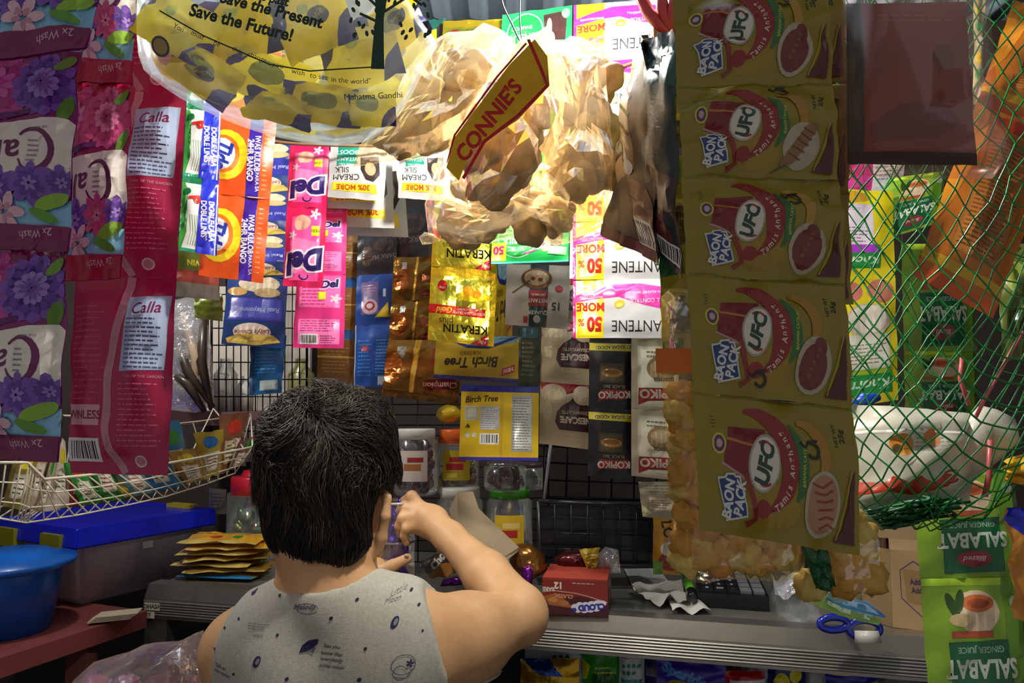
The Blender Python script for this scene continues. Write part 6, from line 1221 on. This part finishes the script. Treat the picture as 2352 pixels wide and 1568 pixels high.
# --- hair
h1 = fld_ell(p3(756, 1062, 1.045), (.090, .108, .100)); h2 = fld_ell(p3(737, 1165, 1.025), (.072, .082, .075)); h3 = fld_cap(p3(705, 985, 1.02), p3(815, 985, 1.04), .053, .053); h4 = fld_ell(p3(755, 1238, 1.0), (.052, .045, .036))
facec = fld_ell(hd(.01, .12, -.05), (.078, .075, .105), HR)[0]; earc = fld_ell(p3(898, 1200, 1.02), (.027, .07, .052))[0]
def hair_sdf(X):
    d = smin(smin(smin(h1[0](X), h2[0](X), .018), h3[0](X), .02), h4[0](X), .02)
    return smax(smax(d, -facec(X), .01), -earc(X), .008)
hlo = np.array([-.40, .84, 1.28]); hh_ = .0034; hn = np.ceil((np.array([-.10, 1.22, 1.60])-hlo)/hh_).astype(int)
ax = [hlo[j]+hh_*np.arange(hn[j]) for j in range(3)]; X = np.stack(np.meshgrid(*ax, indexing='ij'), -1)
crown = p3(745, 975, .97)
Dh = hair_sdf(X)
q = X-crown; th_ = np.arctan2(q[..., 0], -q[..., 2]); rr_ = np.sqrt((q**2).sum(-1))
Dh = Dh+.0022*np.sin(th_*26+3*np.sin(rr_*40))*np.clip(rr_/.05, 0, 1)+.0025*np.sin(rr_*95+th_*3)*np.clip((X[..., 2]-1.42)/.08, 0, 1)
V3, F3 = nets(Dh.astype(np.float32), hlo, hh_)
hm = [M('#0e0c0b', 'matte'), M('#2a231c', 'hair'), M('#544a3a', 'hair'), M('#15110e', 'hair')]
rg = np.random.default_rng(4); N_ = 16000
pk_ = V3[rg.integers(0, len(V3), N_)]; 
def grad(X):
    e = .002; g = np.stack([hair_sdf(X+np.eye(3)[i]*e)-hair_sdf(X-np.eye(3)[i]*e) for i in range(3)], -1); return g/(np.linalg.norm(g, axis=-1, keepdims=True)+1e-9)
keep = (pk_[:, 1] < 1.12); pk_ = pk_[keep]; N_ = len(pk_)
top = np.clip((pk_[:, 2]-1.36)/.12, 0, 1); step = .0048+.0045*top; paths = [pk_.copy()]; ph = rg.uniform(0, 6.28, N_); cur = pk_.copy()
clump = np.sin(pk_[:, 0]*90+2)*np.cos(pk_[:, 2]*70)
lift = rg.uniform(-.001, .003, N_)+.002*clump+.003*top*rg.uniform(0, 1, N_)
for s in range(7):
    g = grad(cur); dirn = cur-crown; dirn = dirn/(np.linalg.norm(dirn, axis=1, keepdims=True)+1e-6)+np.array([0.15, -.1, -.85])*(1-.5*top[:, None])
    curlv = np.stack([np.sin(ph*0+cur[:, 2]*55+cur[:, 0]*30), 0*ph, np.cos(cur[:, 0]*60+cur[:, 2]*25)], -1)*(.75*top[:, None]+.1)
    dirn = dirn+curlv+rg.normal(0, 1, (N_, 3))*(.16+.3*top[:, None]); dirn -= (dirn*g).sum(1, keepdims=True)*g; dirn /= np.linalg.norm(dirn, axis=1, keepdims=True)+1e-6
    cur = cur+dirn*step[:, None]; d = hair_sdf(cur); cur = cur-g*(d-lift-.0012*s*(.3+top)*(clump > .2))[:, None]; paths.append(cur.copy())
Pth = np.stack(paths, 1); ke = earc(Pth).min(1) > -.002; Pth = Pth[ke]; top = top[ke]; N_ = len(Pth); K = Pth.shape[1]; rad_ = np.array([.0007, .0007, .0007, .00065, .0006, .0005, .0003, .0001])
tn = np.gradient(Pth, axis=1); tn /= np.linalg.norm(tn, axis=2, keepdims=True)+1e-9; a = np.cross(tn, np.array([.3, .5, .8])); a /= np.linalg.norm(a, axis=2, keepdims=True)+1e-9; b = np.cross(tn, a)
R3 = []
for k in range(3): t = 2*math.pi*k/3; R3.append(Pth+(a*math.cos(t)+b*math.sin(t))*rad_[None, :, None])
VS = np.stack(R3, 2).reshape(-1, 3); bi = (np.arange(N_)*K*3)[:, None, None]+(np.arange(K-1)*3)[None, :, None]; kk = np.arange(3)[None, None, :]; k2_ = (kk+1) % 3
FS_ = np.stack([bi+kk, bi+k2_, bi+3+k2_, bi+3+kk], -1).reshape(-1, 4)
mid_ = np.where(rg.uniform(0, 1, N_) < .04+.22*top, 2, np.where(rg.uniform(0, 1, N_) < .4, 1, 3)); mid_ = np.where((top < .25) & (mid_ == 2), 3, mid_)  # grey streaks, gathered at the top to put its lit highlight into the colour
allF = [tuple(int(i) for i in f) for f in F3]+[tuple(int(i)+len(V3) for i in f) for f in FS_]
mesh_obj('hair', [tuple(v) for v in np.concatenate([V3, VS])], allF, hm, [0]*len(F3)+[int(x) for x in np.repeat(mid_, (K-1)*3)], pers)
# --- the jar in the hands
hj = empty('plastic_jar', P(906, 1335, 1.432), 'small clear jar of shiny purple wrapped candies held in both hands', 'jar'); jb = P(908, 1338, 1.432); jh = P(908, 1150, 1.432).z-jb.z
MB().lathe([(0, 0), (.034, 0), (.036, .006), (.036, jh*.5), (.0385, jh*.52), (.036, jh*.55), (.0345, jh*.9), (.033, jh)], jb, GL, 28).build('jar_body', hj, True)
MB().lathe([(.0325, jh-.004), (.0365, jh-.003), (.0365, jh+.001), (.0325, jh+.001)], jb, M('#c8c8c8', 'gloss'), 28).build('rim', hj, True)
MB().lathe([(.0372, jh*.5), (.0392, jh*.515), (.0372, jh*.53)], jb, M('#8a7c94', 'gloss'), 28).build('seam_ring', hj, True)
rd = random.Random(5)
for i in range(26):
    z = .014+.005*i; a_ = rd.uniform(0, 6.28); q = .019*math.sqrt(rd.random())
    tag(lump('candy', jb+Vector((q*math.cos(a_), q*math.sin(a_), z)), (.0075, .0065, .021), M('#5a14b4', 'foil'), seed=i, sub=2, amp=.15, rot=(rd.uniform(-.9, .9), rd.uniform(-.9, .9), 0), fine=.02), 'shiny purple foil candy in the held jar', 'candy', 'purple candies in the held jar')
